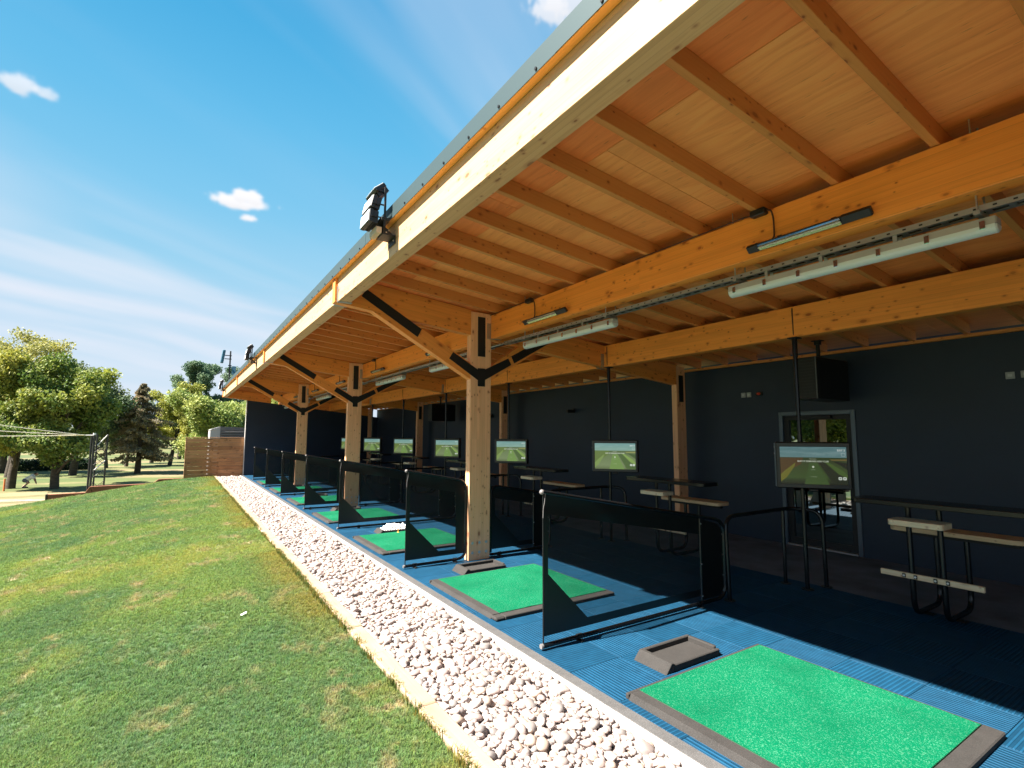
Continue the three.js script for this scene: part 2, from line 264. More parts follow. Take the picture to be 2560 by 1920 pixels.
{
  // fairway: one sheet to the horizon, two metres below the tee line
  const xs = [], zs = []; const step = (v) => 1.2 + Math.max(0, Math.abs(v) - 30) * .12;
  for (let x = 0; x < 700; x += step(x)) { xs.push(x); if (x) xs.unshift(-x); } for (let z = 0; z < 900; z += step(z)) { zs.push(-z); if (z && z < 500) zs.unshift(z); }
  const pos = [], uv = [], idx = [];
  zs.sort((a, b) => a - b);
  for (const z of zs) for (const x of xs) { const far = Math.hypot(x, z); let y = -2 + .35 * (fbm(x * .03 + 5, z * .03 + 80, 3) - .5) * sstep(30, 60, far) + .9 * sstep(70, 170, -z); pos.push(x, y, z); uv.push(x, z); }
  for (let j = 0; j < zs.length - 1; j++) for (let i = 0; i < xs.length - 1; i++) { const a = j * xs.length + i, b = a + xs.length; idx.push(a, b, a + 1, a + 1, b, b + 1); }
  const g = new THREE.BufferGeometry(); g.setAttribute('position', new THREE.Float32BufferAttribute(pos, 3)); g.setAttribute('uv', new THREE.Float32BufferAttribute(uv, 2)); g.setIndex(idx); g.computeVertexNormals();
  const t = tex(1024, 1024, (i, j) => {
    const u = i / 1024, v = j / 1024, a = fbm(u * 6, v * 16, 5, 6, 16), b = fbm(u * 3 + .3, v * 9, 4, 3, 9), n = hash2(i, j), m = fbm(u * 60, v * 90, 3, 60, 90);
    let c = [.105, .135, .030]; const mix = (k, q) => { c = c.map((w, x) => lerp(w, k[x], clamp(q))); };
    mix([.06, .11, .025], sstep(.5, .66, b)); mix([.23, .195, .080], sstep(.46, .64, a) * .85); mix([.32, .24, .125], sstep(.64, .74, a) * .8);
    const s = .58 + .24 * n + .35 * (m - .4); return c.map((w) => w * s);
  }, { rx: 1 / 46, ry: 1 / 46 });
  struct(mesh('fairway', g, std(1, 1, 1, .95, { map: t })), 'mown yellowish fairway grass stretching away below the bank to the trees', 'ground');
}
const LX0 = -11, LX1 = 1.31, LZ0 = -24.35, LZ1 = 7;
{
  // lawn bank in front of the tee line
  const nx = 80, nz = 200, pos = [], uv = [], idx = [];
  for (let j = 0; j <= nz; j++) for (let i = 0; i <= nx; i++) { const x = lerp(LX0, LX1, i / nx), z = lerp(LZ0, LZ1, j / nz); pos.push(x, bankY(x, z) - .012, z); uv.push(i / nx, j / nz); }
  for (let j = 0; j < nz; j++) for (let i = 0; i < nx; i++) { const a = j * (nx + 1) + i, b = a + nx + 1; idx.push(a, b, a + 1, a + 1, b, b + 1); }
  // skirt at the far and left edges down to the fairway
  const skirt = (list) => { const s = pos.length / 3; list.forEach((a) => { const x = pos[a * 3], y = pos[a * 3 + 1], z = pos[a * 3 + 2], u = uv[a * 2], v = uv[a * 2 + 1]; const far = z < LZ0 + .01; pos.push(x, y, z, far ? x : x - 2.2, -2.3, far ? z - 1.2 : z); uv.push(u, v, u, v); }); for (let k = 0; k < list.length - 1; k++) { const a = s + k * 2; idx.push(a, a + 2, a + 1, a + 1, a + 2, a + 3); } };
  skirt([...Array(nx + 1).keys()]); skirt([...Array(nz + 1).keys()].map((j) => j * (nx + 1)));
  const g = new THREE.BufferGeometry(); g.setAttribute('position', new THREE.Float32BufferAttribute(pos, 3)); g.setAttribute('uv', new THREE.Float32BufferAttribute(uv, 2)); g.setIndex(idx); g.computeVertexNormals();
  const t = tex(1024, 2048, (i, j) => { const x = lerp(LX0, LX1, i / 1024), z = lerp(LZ0, LZ1, j / 2048), [c, b] = grassTone(x, z), n = hash2(i, j), m = vnoise(x * 30, z * 22), q = (.46 + .3 * n + .3 * (m - .5)) * lerp(.9, 1.5, b); return c.map((w) => w * q); });
  t.wrapS = t.wrapT = THREE.ClampToEdgeWrapping;
  struct(mesh('lawn', g, std(1, 1, 1, .95, { map: t, side: THREE.DoubleSide })), 'short patchy lawn sloping away from the white pebble strip', 'lawn');
}
function tuftGeo(seed, n, h, wide) {
  const r = mulberry(seed), pos = [], nor = [];
  for (let i = 0; i < n; i++) {
    const a = r() * 6.283, d = r() * .022, x = Math.cos(a) * d, z = Math.sin(a) * d, b = r() * 6.283, l = h * (.55 + .7 * r()), lean = (.15 + .95 * r()) * l, w = wide * (.7 + .6 * r()), c = b + 1.57;
    const ex = Math.cos(b) * lean, ez = Math.sin(b) * lean, wx = Math.cos(c) * w / 2, wz = Math.sin(c) * w / 2, mx = x + ex * .35, mz = z + ez * .35, my = l * .6;
    const q = [[x - wx, -.01, z - wz], [x + wx, -.01, z + wz], [mx + wx * .8, my, mz + wz * .8], [mx - wx * .8, my, mz - wz * .8], [x + ex, l * .92, z + ez]];
    for (const k of [0, 1, 2, 0, 2, 3, 3, 2, 4]) pos.push(...q[k]);
  }
  const g = new THREE.BufferGeometry(); g.setAttribute('position', new THREE.Float32BufferAttribute(pos, 3)); g.computeVertexNormals(); return g;
}
{
  const mat = new THREE.MeshPhysicalMaterial({ color: 0xffffff, roughness: .85, specularIntensity: .3, transmission: .4, thickness: 0, side: THREE.DoubleSide, ior: 1.3 });
  const r = mulberry(21), list = [];
  for (let z = LZ1 - 6; z > LZ0 + .02;) {
    const dz = Math.min(.5, Math.abs(z - LZ0)); const d = Math.max(1, -z), dens = d < 4.5 ? 5200 : d < 9 ? 2600 : d < 15 ? 1000 : 450;
    const xl = Math.max(-9, -(.34 * Math.max(0, -z) + 2.2)), n = Math.floor(dens * dz * (LX1 - xl));
    for (let k = 0; k < n; k++) {
      const x = xl + r() * (LX1 + .015 - xl), zz = z - r() * dz, [c, bare] = grassTone(x, zz); if (r() < bare * .85) continue;
      const s = (.65 + .6 * fbm(x * 1.3 + 4, zz * 1.3, 3)) * (d < 4.5 ? .9 : d < 9 ? 1.05 : d < 15 ? 1.4 : 1.9), q = .95 + 1.0 * r();
      list.push([x, bankY(x, zz) - .012, zz, s, r() * 6.283, c[0] * q * (.85 + .4 * r()), c[1] * q, c[2] * q * (.7 + .6 * r())]);
    }
    z -= dz;
  }
  for (let z = 0; z > -24.2; z -= .012) { const x = LX1 - .02 + r() * .03, c = r() < .55 ? [.21, .18, .04] : [.09, .13, .03]; if (fbm(z * 1.3, 4, 3) < .45 && r() < .7) continue; list.push([x, 0, z + r() * .02, .9 + .8 * r(), r() * 6.28, ...c]); }
  const gs = [tuftGeo(1, 11, .025, .0034), tuftGeo(2, 10, .036, .0030), tuftGeo(3, 12, .020, .0038)], m4 = new THREE.Matrix4(), q = new THREE.Quaternion(), col = new THREE.Color(), root = new THREE.Group();
  root.name = 'grass'; root.userData = { kind: 'stuff', label: 'short mown grass blades covering the sloping bank', category: 'grass' }; scene.add(root);
  gs.forEach((g, k) => {
    const sub = list.filter((_, i) => i % 3 === k), im = new THREE.InstancedMesh(g, mat, sub.length); im.name = 'grass_blades'; im.castShadow = im.receiveShadow = true; im.userData = { kind: 'stuff' };
    sub.forEach((b, i) => { q.setFromAxisAngle(AX.y, b[4]); m4.compose(V(b[0], b[1], b[2]), q, V(b[3], b[3] * .9, b[3])); im.setMatrixAt(i, m4); im.setColorAt(i, col.setRGB(b[5], b[6], b[7])); });
    root.add(im);
  });
}

// ------------------------------------------------------------------ edging, pebbles, kerb, floor
const Z0 = 1.2, ZE = -24.0;
{
  const root = struct(new THREE.Group(), 'pale timber edging boards between the lawn and the pebbles', 'edging'); root.name = 'edging'; scene.add(root);
  let z = Z0, k = 0; const L = [.62, 1.1, .54, .78, 1.2, .9];
  while (z > ZE) { const l = Math.min(L[k++ % 6], z - ZE), o = (R0() - .5) * .014; mesh('edging_board', bx(LX1 + o, -.16, z - l + .004, 1.435 + o * .5, .012 + (R0() - .5) * .012, z, { grain: 'z', c: .008 }), M.edging, root); z -= l; }
}
{
  const root = struct(new THREE.Group(), 'strip of rounded white pebbles between edging and blue floor', 'pebbles'); root.name = 'pebble_bed'; scene.add(root);
  mesh('bed_base', bx(1.44, -.2, ZE, 2.2515, -.07, Z0, { grain: 'z' }), M.bed, root);
  const variants = [], col = [[.375, .305, .28], [.345, .29, .27], [.30, .25, .235], [.41, .35, .325], [.325, .25, .23], [.36, .275, .225], [.22, .195, .185]];
  for (let v = 0; v < 9; v++) {
    let g = mergeVertices((() => { const q = new THREE.IcosahedronGeometry(1, 2); q.deleteAttribute('uv'); q.deleteAttribute('normal'); return q; })()); const p = g.attributes.position, sq = [1, .45 + .2 * R0(), .68 + .25 * R0()];
    for (let i = 0; i < p.count; i++) { const n = V().fromBufferAttribute(p, i), w = 1 + .34 * (vnoise(n.x * 1.3 + v * 9 + 20, n.y * 1.3 + n.z * 1.7 + 20) - .5); p.setXYZ(i, n.x * w * sq[0], n.y * w * sq[1], n.z * w * sq[2]); }
    g.computeVertexNormals(); variants.push(g);
  }
  const mats = col.map((c) => std(...c, .62)), r = mulberry(5), P = [];
  const put = (y, pitch, lo, hi) => { for (let z = Z0 - .05; z > ZE + .04; z -= pitch * .86) for (let x = 1.465; x < 2.245; x += pitch) P.push([clamp(x + (r() - .5) * pitch * .9, 1.465, 2.232), y + (r() - .5) * .02, z + (r() - .5) * pitch * .9, lerp(lo, hi, r() * r()), r(), r(), r(), r(), r()]); };
  put(-.058, .040, .022, .034); put(-.040, .048, .022, .044); put(-.026, .048, .015, .032); put(-.016, .080, .022, .060);
  P.sort((a, b) => Math.hypot(a[0], a[2] * 1) - Math.hypot(b[0], b[2]));
  const q = new THREE.Quaternion(), e = new THREE.Euler(), m4 = new THREE.Matrix4();
  const orient = (b) => { e.set((b[4] - .5) * .8, b[5] * 6.28, (b[6] - .5) * .8); q.setFromEuler(e); return q; };
  const inView = (b) => b[2] < -1.55 && b[1] > -.052;
  let near = 0; const rest = variants.map(() => []);
  for (const b of P) {
    const v = Math.floor(b[7] * 8.99), c = Math.floor(b[8] * 6.99);
    if (near < 300 && inView(b)) { const m = mesh('pebble', variants[v], mats[c], root); m.position.set(b[0], b[1], b[2]); m.quaternion.copy(orient(b)); m.scale.setScalar(b[3]); near++; } else rest[v].push([b, c]);
  }
  const wm = std(1, 1, 1, .62), cc = new THREE.Color();
  rest.forEach((l, v) => { const im = new THREE.InstancedMesh(variants[v], wm, l.length); im.name = 'pebbles'; im.userData = { kind: 'stuff' }; im.castShadow = im.receiveShadow = true; l.forEach(([b, c], i) => { m4.compose(V(b[0], b[1], b[2]), orient(b), V(b[3], b[3], b[3])); im.setMatrixAt(i, m4); im.setColorAt(i, cc.setRGB(...col[c])); }); root.add(im); });
}
struct(mesh('kerb', bx(2.252, -.2, ZE, 2.295, .004, Z0, { grain: 'z', c: .006 }), M.whitePaint), 'white kerb along the outer edge of the blue floor', 'kerb');
struct(mesh('edge_strip', bx(2.2955, -.2, ZE, 2.385, .002, Z0, { grain: 'z', c: .004 }), M.rubberEdge), 'grey rubber nosing strip between the kerb and blue tiles', 'edge strip');
{
  const root = struct(new THREE.Group(), 'blue ribbed rubber tile floor of the driving bays', 'floor'); root.name = 'rubber_floor'; scene.add(root);
  const T = .47, x0 = 2.386, far = { tileX: [], tileZ: [] };
  mesh('floor_base', bx(2.386, -.2, ZE, 6.06, -.012, 6), M.dark, root);
  const X = []; for (let i = 0; i < 8; i++) X.push([x0 + i * T, Math.min(x0 + (i + 1) * T, 6.06)]);
  const ru = mulberry(88);
  for (let k = -12; k < 52; k++) for (let i = 0; i < 8; i++) {
    const z1 = -.10 - k * T, z0 = Math.max(z1 - T, ZE), odd = (i + k + 40) % 2, name = odd ? 'tileZ' : 'tileX';
    if (z1 < ZE + .02) continue;
    const g = bx(X[i][0] + .0012, -.012, z0 + .0012, X[i][1] - .0012, 0, z1 - .0012, { grain: 'x', c: .002 });
    { const p = g.attributes.position, uv = g.attributes.uv; for (let n = 0; n < p.count; n++) uv.setXY(n, (p.getX(n) - X[i][0]) / T, (p.getZ(n) - z1) / T); }
    if (k >= -1 && k < 24) mesh('tile', g, M[name][Math.floor(ru() * 3)], root); else far[name].push(g);
  }
  for (const n of ['tileX', 'tileZ']) { const m = mesh('tiles', far[n], M[n][1], root); m.userData = { kind: 'stuff' }; }
}
struct(mesh('concrete_floor', bx(6.0605, -.2, ZE, 9.5, -.002, 6, { grain: 'z' }), M.conc), 'dark grey concrete walkway along the navy back wall', 'floor');

// ------------------------------------------------------------------ the building
const B = thing('range_building', 'open timber golf range shelter with orange rafters and navy back wall', 'building');
const ZP = [-.127, -6.127, -12.127, -18.127, -24.127], TH = .113;          // front faces of the portal frames
const yB = (x) => 3.212 - .105 * (x - 1.47), yT = (x) => 3.335 - .103 * (x - 3.62);   // underside and top of the portal beams
const d2 = (a, b) => V(b[0] - a[0], b[1] - a[1], 0).normalize();
ZP.forEach((z, f) => {
  const z0 = z - TH, z1 = z, end = f === 4;
  const post = end ? null : mesh('front_post', [bx(3.305, 0, z0, 3.628, yT(3.46) - .004, z1, { grain: 'y', c: .004 })], M.post, B);
  mesh('roof_beam', [prism([[1.47, 3.212], [3.304, yB(3.304)], [3.304, yT(3.304)], [1.47, yT(1.47)]], z0, z1, d2([0, yB(0)], [1, yB(1)]))], M.beamB, B);
  mesh('roof_beam', [prism([[3.629, yB(3.629)], [7.53, yB(7.53)], [7.53, yT(7.53)], [3.629, yT(3.629)]], z0, z1, d2([0, yB(0)], [1, yB(1)]))], M.beamB, B);
  const back = mesh('back_post', [bx(7.531, 0, z0, 7.77, yT(7.65) - .004, z1, { grain: 'y', c: .004 })], M.post, B);
  if (end) return;
  mesh('brace', [prism([[1.93, yB(1.93) - .002], [3.304, 2.405], [3.304, 2.628], [2.41, yB(2.41) - .002]], z0, z1, d2([1.93, 3.16], [3.3, 2.405]))], M.beamB, B);
  mesh('brace', [prism([[3.629, 2.408], [4.44, yB(4.44) - .002], [4.10, yB(4.10) - .002], [3.629, 2.61]], z0, z1, d2([3.629, 2.41], [4.44, 2.86]))], M.beamB, B);
  // black steel plates on the joints
  const plate = (pts) => mesh('steel_plate', [prism(pts, z1 + .0006, z1 + .0085, AX.x, .0015)], M.steelBlack, post);
  plate([[3.416, 2.316], [3.531, 2.316], [3.531, 2.408], [3.962, 2.652], [3.909, 2.742], [3.531, 2.556], [3.531, 2.566], [3.416, 2.566], [3.416, 2.545], [3.035, 2.755], [2.979, 2.664], [3.416, 2.399]]);
  plate([[3.414, 2.73], [3.531, 2.73], [3.527, 3.287], [3.410, 3.287]]);
  plate([[1.845, 3.425], [1.785, 3.328], [2.524, 2.902], [2.578, 3.012]]);
  plate([[4.014, 2.680], [4.66, 3.044], [4.608, 3.136], [3.962, 2.778]]);
  const bl = []; for (const y of [.10, .225]) for (const x of [3.36, 3.466, 3.57]) bl.push([x, y, z1 + .006]);
  for (const b of bl) mesh('bolt', [cyl(.018, .004, b[0], b[1], z1 + .0025, 'z', 16), cyl(.011, .012, b[0], b[1], z1 + .006, 'z', 6)], M.bolt, post);
  mesh('steel_plate', [prism([[7.592, 2.266], [7.708, 2.266], [7.708, 2.752], [7.592, 2.752]], z1 + .0006, z1 + .0085, AX.x, .0015)], M.steelBlack, back);
  // galvanised hangers for the purlins and edge beam
  for (const [x, y] of [[3.622, 2.993], [5.76, 2.755]]) for (const s of [0, 1]) { const za = s ? z0 - .05 : z1; mesh('hanger_plate', [bx(x - .062, y, s ? z0 - .004 : z1 + .0005, x - .001, y + .22, s ? z0 - .0005 : z1 + .004), bx(x - .004, y - .004, za + .0006, x + .146, y - .0005, za + .05)], M.galv, B); }
  for (const s of [0, 1]) mesh('hanger_plate', [bx(1.4965, 3.214, s ? z0 - .055 : z1 + .0005, 1.499, 3.40, s ? z0 - .0005 : z1 + .055), bx(1.4985, 3.206, s ? z0 - .075 : z1 + .0005, 1.66, 3.2105, s ? z0 - .0005 : z1 + .075)], M.galv, B);
});
const spans = [[6.2, ZP[0]]]; for (let f = 0; f < 4; f++) spans.push([ZP[f] - TH, ZP[f + 1]]);
for (const [a, b] of spans) {
  const hi = a - .004, lo = b + .004;
  mesh('edge_beam', [bx(1.50, 3.212, lo, 1.645, yT(1.57), hi, { grain: 'z', c: .004 })], M.edge, B);
  mesh('purlin', [bx(3.622, 2.994, lo, 3.766, 3.330, hi, { grain: 'z', c: .004 })], M.beam, B);
  mesh('purlin', [bx(5.76, 2.757, lo, 5.905, 3.108, hi, { grain: 'z', c: .004 })], M.beam, B);
}
// rafters, ceiling boards, roof
const RD = .13, yR = (x) => 3.337 - .103 * (x - 3.62);
{
  const n = V(-.103, -1, 0).normalize();
  for (let k = -12; k < 43; k++) {
    const z = -1.04 - .548 * k, g = prism([[1.505, yR(1.505)], [8.02, yR(8.02)], [8.02, yR(8.02) + RD], [1.505, yR(1.505) + RD]], z - .0235, z + .0235, d2([0, 0], [1, -.103]), .003);
    if (z < -24 || ZP.some((p) => z + .03 > p - TH && z - .03 < p && false)) continue;
    mesh('rafter', [g], M.rafter, B);
  }
  const rows = [1.526, 2.37, 3.59, 4.81, 6.03, 7.25, 8.35], rp = mulberry(31);
  const a = Math.atan(.103);
  for (let i = 0; i < 6; i++) for (let j = 0; j < 13; j++) {
    const z1 = 6.2 - j * 2.44 + (i % 2 ? 1.1 : 0), za = Math.max(ZE - .12, z1 - 2.44), zb = Math.min(6.2, z1); if (zb - za < .1) continue;
    const x0 = rows[i] + .002, x1 = rows[i + 1] - .002, y = (x) => yR(x) + RD + .0008;
    const g = prism([[x0, y(x0)], [x1, y(x1)], [x1, y(x1) + .018], [x0, y(x0) + .018]], za + .002, zb - .002, AX.z);
    mesh('ceiling_panel', [g], i === 0 ? (rp() < .65 ? M.plyRed : M.ply[1]) : M.ply[Math.floor(rp() * 3)], B);
  }
  mesh('roof_sheet', [prism([[1.57, yR(1.57) + RD + .02], [8.6, yR(8.6) + RD + .02], [8.6, yR(8.6) + RD + .07], [1.57, yR(1.57) + RD + .05]], ZE - .2, 6.2)], M.membrane, B);
  // fascia batten and metal flashing along the front edge
  for (let z = 5, k = 0; z > ZE; z -= 3.05, k++) {
    const zb = Math.max(z - 3.05, ZE - .14);
    mesh('fascia_board', [bx(1.446, 3.499, zb + .002, 1.4985, 3.606, z - .001, { grain: 'z', c: .003 })], M.fascia, B);
  }
  const fl = [4.28, 1.23, -1.82, -4.87, -7.9, -10.95, -14, -17.05, -20.1, -23.1, -24.15];
  for (let k = 0; k < fl.length - 1; k++) {
    const zb = fl[k + 1], z = fl[k], w = k % 2 ? .0016 : 0;
    const f = mesh('flashing', [prism([[1.441 - w, 3.497], [1.4445 - w, 3.497], [1.4445 - w, 3.616], [1.52, 3.624 + w], [1.52, 3.628 + w], [1.441 - w, 3.620]], zb - .02, z, AX.z)], M.flash, B);
    for (let q = z - .18; q > zb; q -= .365) mesh('screw', [cyl(.009, .008, 1.437 - w, 3.516, q, 'x', 8)], M.black, f);
  }
}
// walls
{
  const dz0 = -4.53, dz1 = -3.43, dh = 2.03, W0 = 8.0, W1 = 8.25, top = yR(8.0) + .002;
  mesh('wall', [bx(W0, -.1, ZE - .25, W1, top, dz0, { grain: 'z' }), bx(W0, -.1, dz1, W1, top, 6.2, { grain: 'z' }), bx(W0, dh, dz0, W1, top, dz1, { grain: 'z' })], M.wall, B);
  mesh('wall', [prism([[2.40, -.2], [7.998, -.2], [7.998, yB(7.998) - .002], [2.40, yB(2.40) - .002]], ZE - .239, ZE - .128)], M.wall, B);
  mesh('blocking', [prism([[1.53, yT(1.53) + .002], [7.99, yT(7.99) + .002], [7.99, yR(7.99) + RD - .001], [1.53, yR(1.53) + RD - .001]], ZE - .20, ZE - .16)], M.rafter, B);
  for (const [a, b] of spans) mesh('blocking', [bx(1.535, yT(1.57) + .002, b, 1.56, yR(1.56) + RD - .001, a, { grain: 'z' })], M.rafter, B);
  mesh('wall_trim', [bx(2.372, -.2, ZE - .25, 2.399, yB(2.4) - .005, ZE - .10)], M.hvacLight, B);
  mesh('wall_plate', [bx(7.94, yR(7.94) - .045, ZE, 7.999, yR(7.94) - .004, 6.2, { grain: 'z' })], M.rafter, B);
  mesh('wall', [bx(2.4, -.2, 6.2, 8.25, 3.6, 6.35)], M.wall, B);
  // room behind the door, dark
  mesh('inner_room', [bx(8.252, -.1, -6.2, 12, 0, -1.8), bx(12, 0, -6.2, 12.1, 2.6, -1.8), bx(8.252, 0, -6.3, 12, 2.6, -6.2), bx(8.252, 0, -1.8, 12, 2.6, -1.7), bx(8.252, 2.6, -6.3, 12.1, 2.7, -1.7)], M.inside, B);
  const door = mesh('door', [bx(8.03, .03, dz0 + .062, 8.09, .12, dz1 - .062), bx(8.03, dh - .13, dz0 + .062, 8.09, dh - .065, dz1 - .062), bx(8.03, .121, dz0 + .062, 8.09, dh - .131, dz0 + .14), bx(8.03, .121, dz1 - .14, 8.09, dh - .131, dz1 - .062)], M.dark, B);
  mesh('frame', [bx(7.985, 0, dz0 + .002, 8.11, dh - .002, dz0 + .06, { c: .003 }), bx(7.985, 0, dz1 - .06, 8.11, dh - .002, dz1 - .002, { c: .003 }), bx(7.985, dh - .062, dz0 + .0605, 8.11, dh - .002, dz1 - .0605, { c: .003 })], M.alu, door);
  mesh('pane', [bx(8.055, .122, dz0 + .141, 8.061, dh - .132, dz1 - .141)], M.pane, door);
  mesh('sill', [bx(7.96, .002, dz0 + .061, 8.11, .028, dz1 - .061, { c: .004 })], M.galv, door);
  mesh('handle', [bx(7.97, .95, dz1 - .13, 7.985, 1.1, dz1 - .115, { c: .003 }), bx(7.9855, 1.0, dz1 - .13, 8.03, 1.02, dz1 - .115)], M.galv, door);
  mesh('door_closer', [bx(7.97, dh - .12, -4.05, 8.03, dh - .075, -3.75, { c: .006 })], M.dark, door);
}

// ------------------------------------------------------------------ bay equipment
// netted divider screens. local x runs from the front edge to the back, z = 0
function clothBand(a, b, c, d, seed, amp, nx = 26, ny = 4) {   // wrinkled strip through corners a b (lower) c d (upper, same order)
  const pos = [], uv = [], idx = [];
  for (let j = 0; j <= ny; j++) for (let i = 0; i <= nx; i++) {
    const s = i / nx, t = j / ny, x = lerp(lerp(a[0], b[0], s), lerp(c[0], d[0], s), t), y = lerp(lerp(a[1], b[1], s), lerp(c[1], d[1], s), t);
    pos.push(x, y, amp * Math.sin(Math.PI * t) * 2 * (fbm((x * 7 - y * 9) + seed, seed * 3 + y * 2, 3) - .5)); uv.push(x, y);
  }
  for (let j = 0; j < ny; j++) for (let i = 0; i < nx; i++) { const p = j * (nx + 1) + i, q = p + nx + 1; idx.push(p, p + 1, q, q, p + 1, q + 1); }
  const g = new THREE.BufferGeometry(); g.setAttribute('position', new THREE.Float32BufferAttribute(pos, 3)); g.setAttribute('uv', new THREE.Float32BufferAttribute(uv, 2)); g.setIndex(idx); g.computeVertexNormals(); return g.toNonIndexed();
}
function sheet(pts, z = 0) { const g = new THREE.ShapeGeometry(new THREE.Shape(pts.map((p) => new THREE.Vector2(...p)))); g.translate(0, 0, z); return g.toNonIndexed(); }
function makeDivider(name, label, cat, L, yF, yK, openFront, pos, group, strap, seed) {
  const o = thing(name, label, cat, pos, group), top = (x) => lerp(yF, yK, x / L), bw = .17, xf = openFront ? .055 : .09;
  const path = openFront ? [[0, .032, 0], [L, .032, 0], [L, top(L), 0], [0, top(0), 0]] : [[.02, .05, 0], [.02, .032, 0], [L, .032, 0], [L, top(L), 0], [.02, top(.02), 0], [.02, .06, 0]];
  mesh('frame', [pipe(path, .0185, .13, 10)], M.tube, o);
  const xs = strap || L - .02;           // the screen ends here
  const bands = [clothBand([.008, top(0) - bw], [xs, top(xs) - bw], [.008, top(0) - .012], [xs, top(xs) - .012], seed, .016)];
  bands.push(sheet([[.008, .10], [xf, .10], [xf, top(xf) - bw], [.008, top(0) - bw]]), sheet([[xf, .10], [xs, .10], [xs, .165], [xf, .165]]), sheet([[xf, .165], [xf + .40, .165], [xf, .56]]));
  if (!strap) bands.push(sheet([[xs - .13, .165], [xs, .165], [xs, top(xs) - bw], [xs - .13, top(xs - .13) - bw]]));
  mesh('screen_border', bands, M.cloth, o);
  const xw = strap ? xs : xs - .13;
  mesh('netting', [sheet([[xf + .40, .165], [xw, .165], [xw, top(xw) - bw], [xf, top(xf) - bw], [xf, .56]], .0005)], M.net, o);
  if (strap) {
    mesh('strap_pole', [pipe([[xs + .02, .05, 0], [xs + .02, top(xs) - .02, 0]], .011, .01, 8)], M.tube, o);
    mesh('rear_panel', [sheet([[xs + .032, .06], [L - .09, .06], [L - .022, .13], [L - .022, top(L) - .10], [L - .09, top(L) - .028], [xs + .032, top(xs) - .025]])], M.cloth, o);
    mesh('stud', bolts([[xs + .02, .10, .013], [xs + .02, .4, .013], [xs + .02, top(xs) - .07, .013], [L - .03, .25, .004], [L - .03, .45, .004], [L - .03, .65, .004]], .008, .006), M.bolt, o);
  }
  if (openFront) {
    mesh('end_cap', [new THREE.SphereGeometry(.021, 10, 8).translate(-.004, top(0), 0).toNonIndexed(), cyl(.019, .02, -.008, .032, 0, 'x', 10)], M.capGrey, o);
    mesh('edge_cord', [pipe([[.006, top(0) - .02, .002], [.004, top(0) - .14, .003], [.006, .05, 0]], .0065, .02, 6)], M.tube, o);
    mesh('tie', [pipe([[.02, top(0) - .012, .014], [.012, top(0) - .08, .014], [.003, top(0) - .125, .009], [.001, top(0) - .2, .008]], .0026, .02, 5)], M.capGrey, o);
  }
  const foot = (x) => [bx(x - .02, .001, -.05, x + .02, .009, .05, { c: .002 }), cyl(.022, .05, x, .034, 0, 'x', 8), cyl(.007, .02, x, .014, .038, 'y', 6), cyl(.007, .02, x, .014, -.038, 'y', 6)];
  for (const x of [L * .16, L * .82]) mesh('foot_clamp', foot(x), M.steelBlack, o);
  return o;
}
const DX = 2.445, dzs = [-3.32, -6.184, -9.32, -12.184, -15.3, -18.184, -21.3];
{
  let full, front, rear;
  dzs.forEach((z, k) => {
    if (k % 2 === 0) {
      const label = `${ORD[k]} black netted bay divider with a sloping top rail and rounded back`;
      if (!full) full = makeDivider('bay_divider', label, 'divider', 2.29, 1.195, .785, true, [DX, 0, z], 'netted dividers between the bays', 1.90, 3);
      else dup(full, [DX, 0, z], label);
    } else {
      const w = ['first', 'second', 'third'][(k - 1) / 2], la = `short black net screen in front of the ${w} wooden post from the camera`, lb = `short black net screen behind the ${w} wooden post from the camera`;
      if (!front) { front = makeDivider('front_screen', la, 'divider', .845, 1.195, 1.035, true, [DX, 0, z], 'netted screens at the posts', 0, 9); rear = makeDivider('rear_screen', lb, 'divider', 1.03, .965, .785, false, [3.655, 0, z], 'netted screens at the posts', .72, 14); }
      else { dup(front, [DX, 0, z], la); dup(rear, [3.655, 0, z], lb); }
    }
  });
}
// hitting mats
{
  let proto; const x0 = 2.455, x1 = 3.889, D = 1.435;
  for (let k = 0; k < 7; k++) {
    const pos = [x0, 0, -2.46 - 3 * k], label = k ? `${ORD[k]} green turf hitting mat in a dark rubber tray` : 'large green turf hitting mat with dark rubber border in the foreground';
    if (proto) { dup(proto, pos, label); continue; }
    proto = thing('hitting_mat', label, 'mat', pos, 'green hitting mats in the bays');
    const w = x1 - x0, h = .034;
    mesh('border', [prism([[0, 0], [.098, 0], [.098, h], [.022, h]], .026, D - .098, AX.z), bx(.0985, 0, D - .098, w, h, D, { grain: 'x', c: .006 }), bx(0, 0, D - .098, .098, h, D, { c: .012 }), bx(.0, 0, 0, w, h, .0255, { c: .004 }), bx(w - .02, 0, .026, w, h, D - .0985, { c: .004 })], M.rubber, proto);
    const g = new THREE.PlaneGeometry(w - .12, D - .126, 40, 40); g.rotateX(-Math.PI / 2); g.translate((w + .078) / 2, .0375, (D - .0725) / 2);
    { const p = g.attributes.position, uv = g.attributes.uv; for (let i = 0; i < p.count; i++) { p.setY(i, p.getY(i) + .003 * (vnoise(p.getX(i) * 9 + 3, p.getZ(i) * 9) - .5)); uv.setXY(i, p.getX(i) + .3, p.getZ(i) + .1); } g.computeVertexNormals(); }
    mesh('turf', [g.toNonIndexed()], matte(.27, .27, .27, .95, .15, { map: tTurf, bumpMap: tTurfB, bumpScale: .004 }), proto);
    mesh('turf_edge', [bx(.0988, .004, .026, w - .0204, .0355, D - .0985)], std(.01, .12, .05, .9), proto);
  }
}
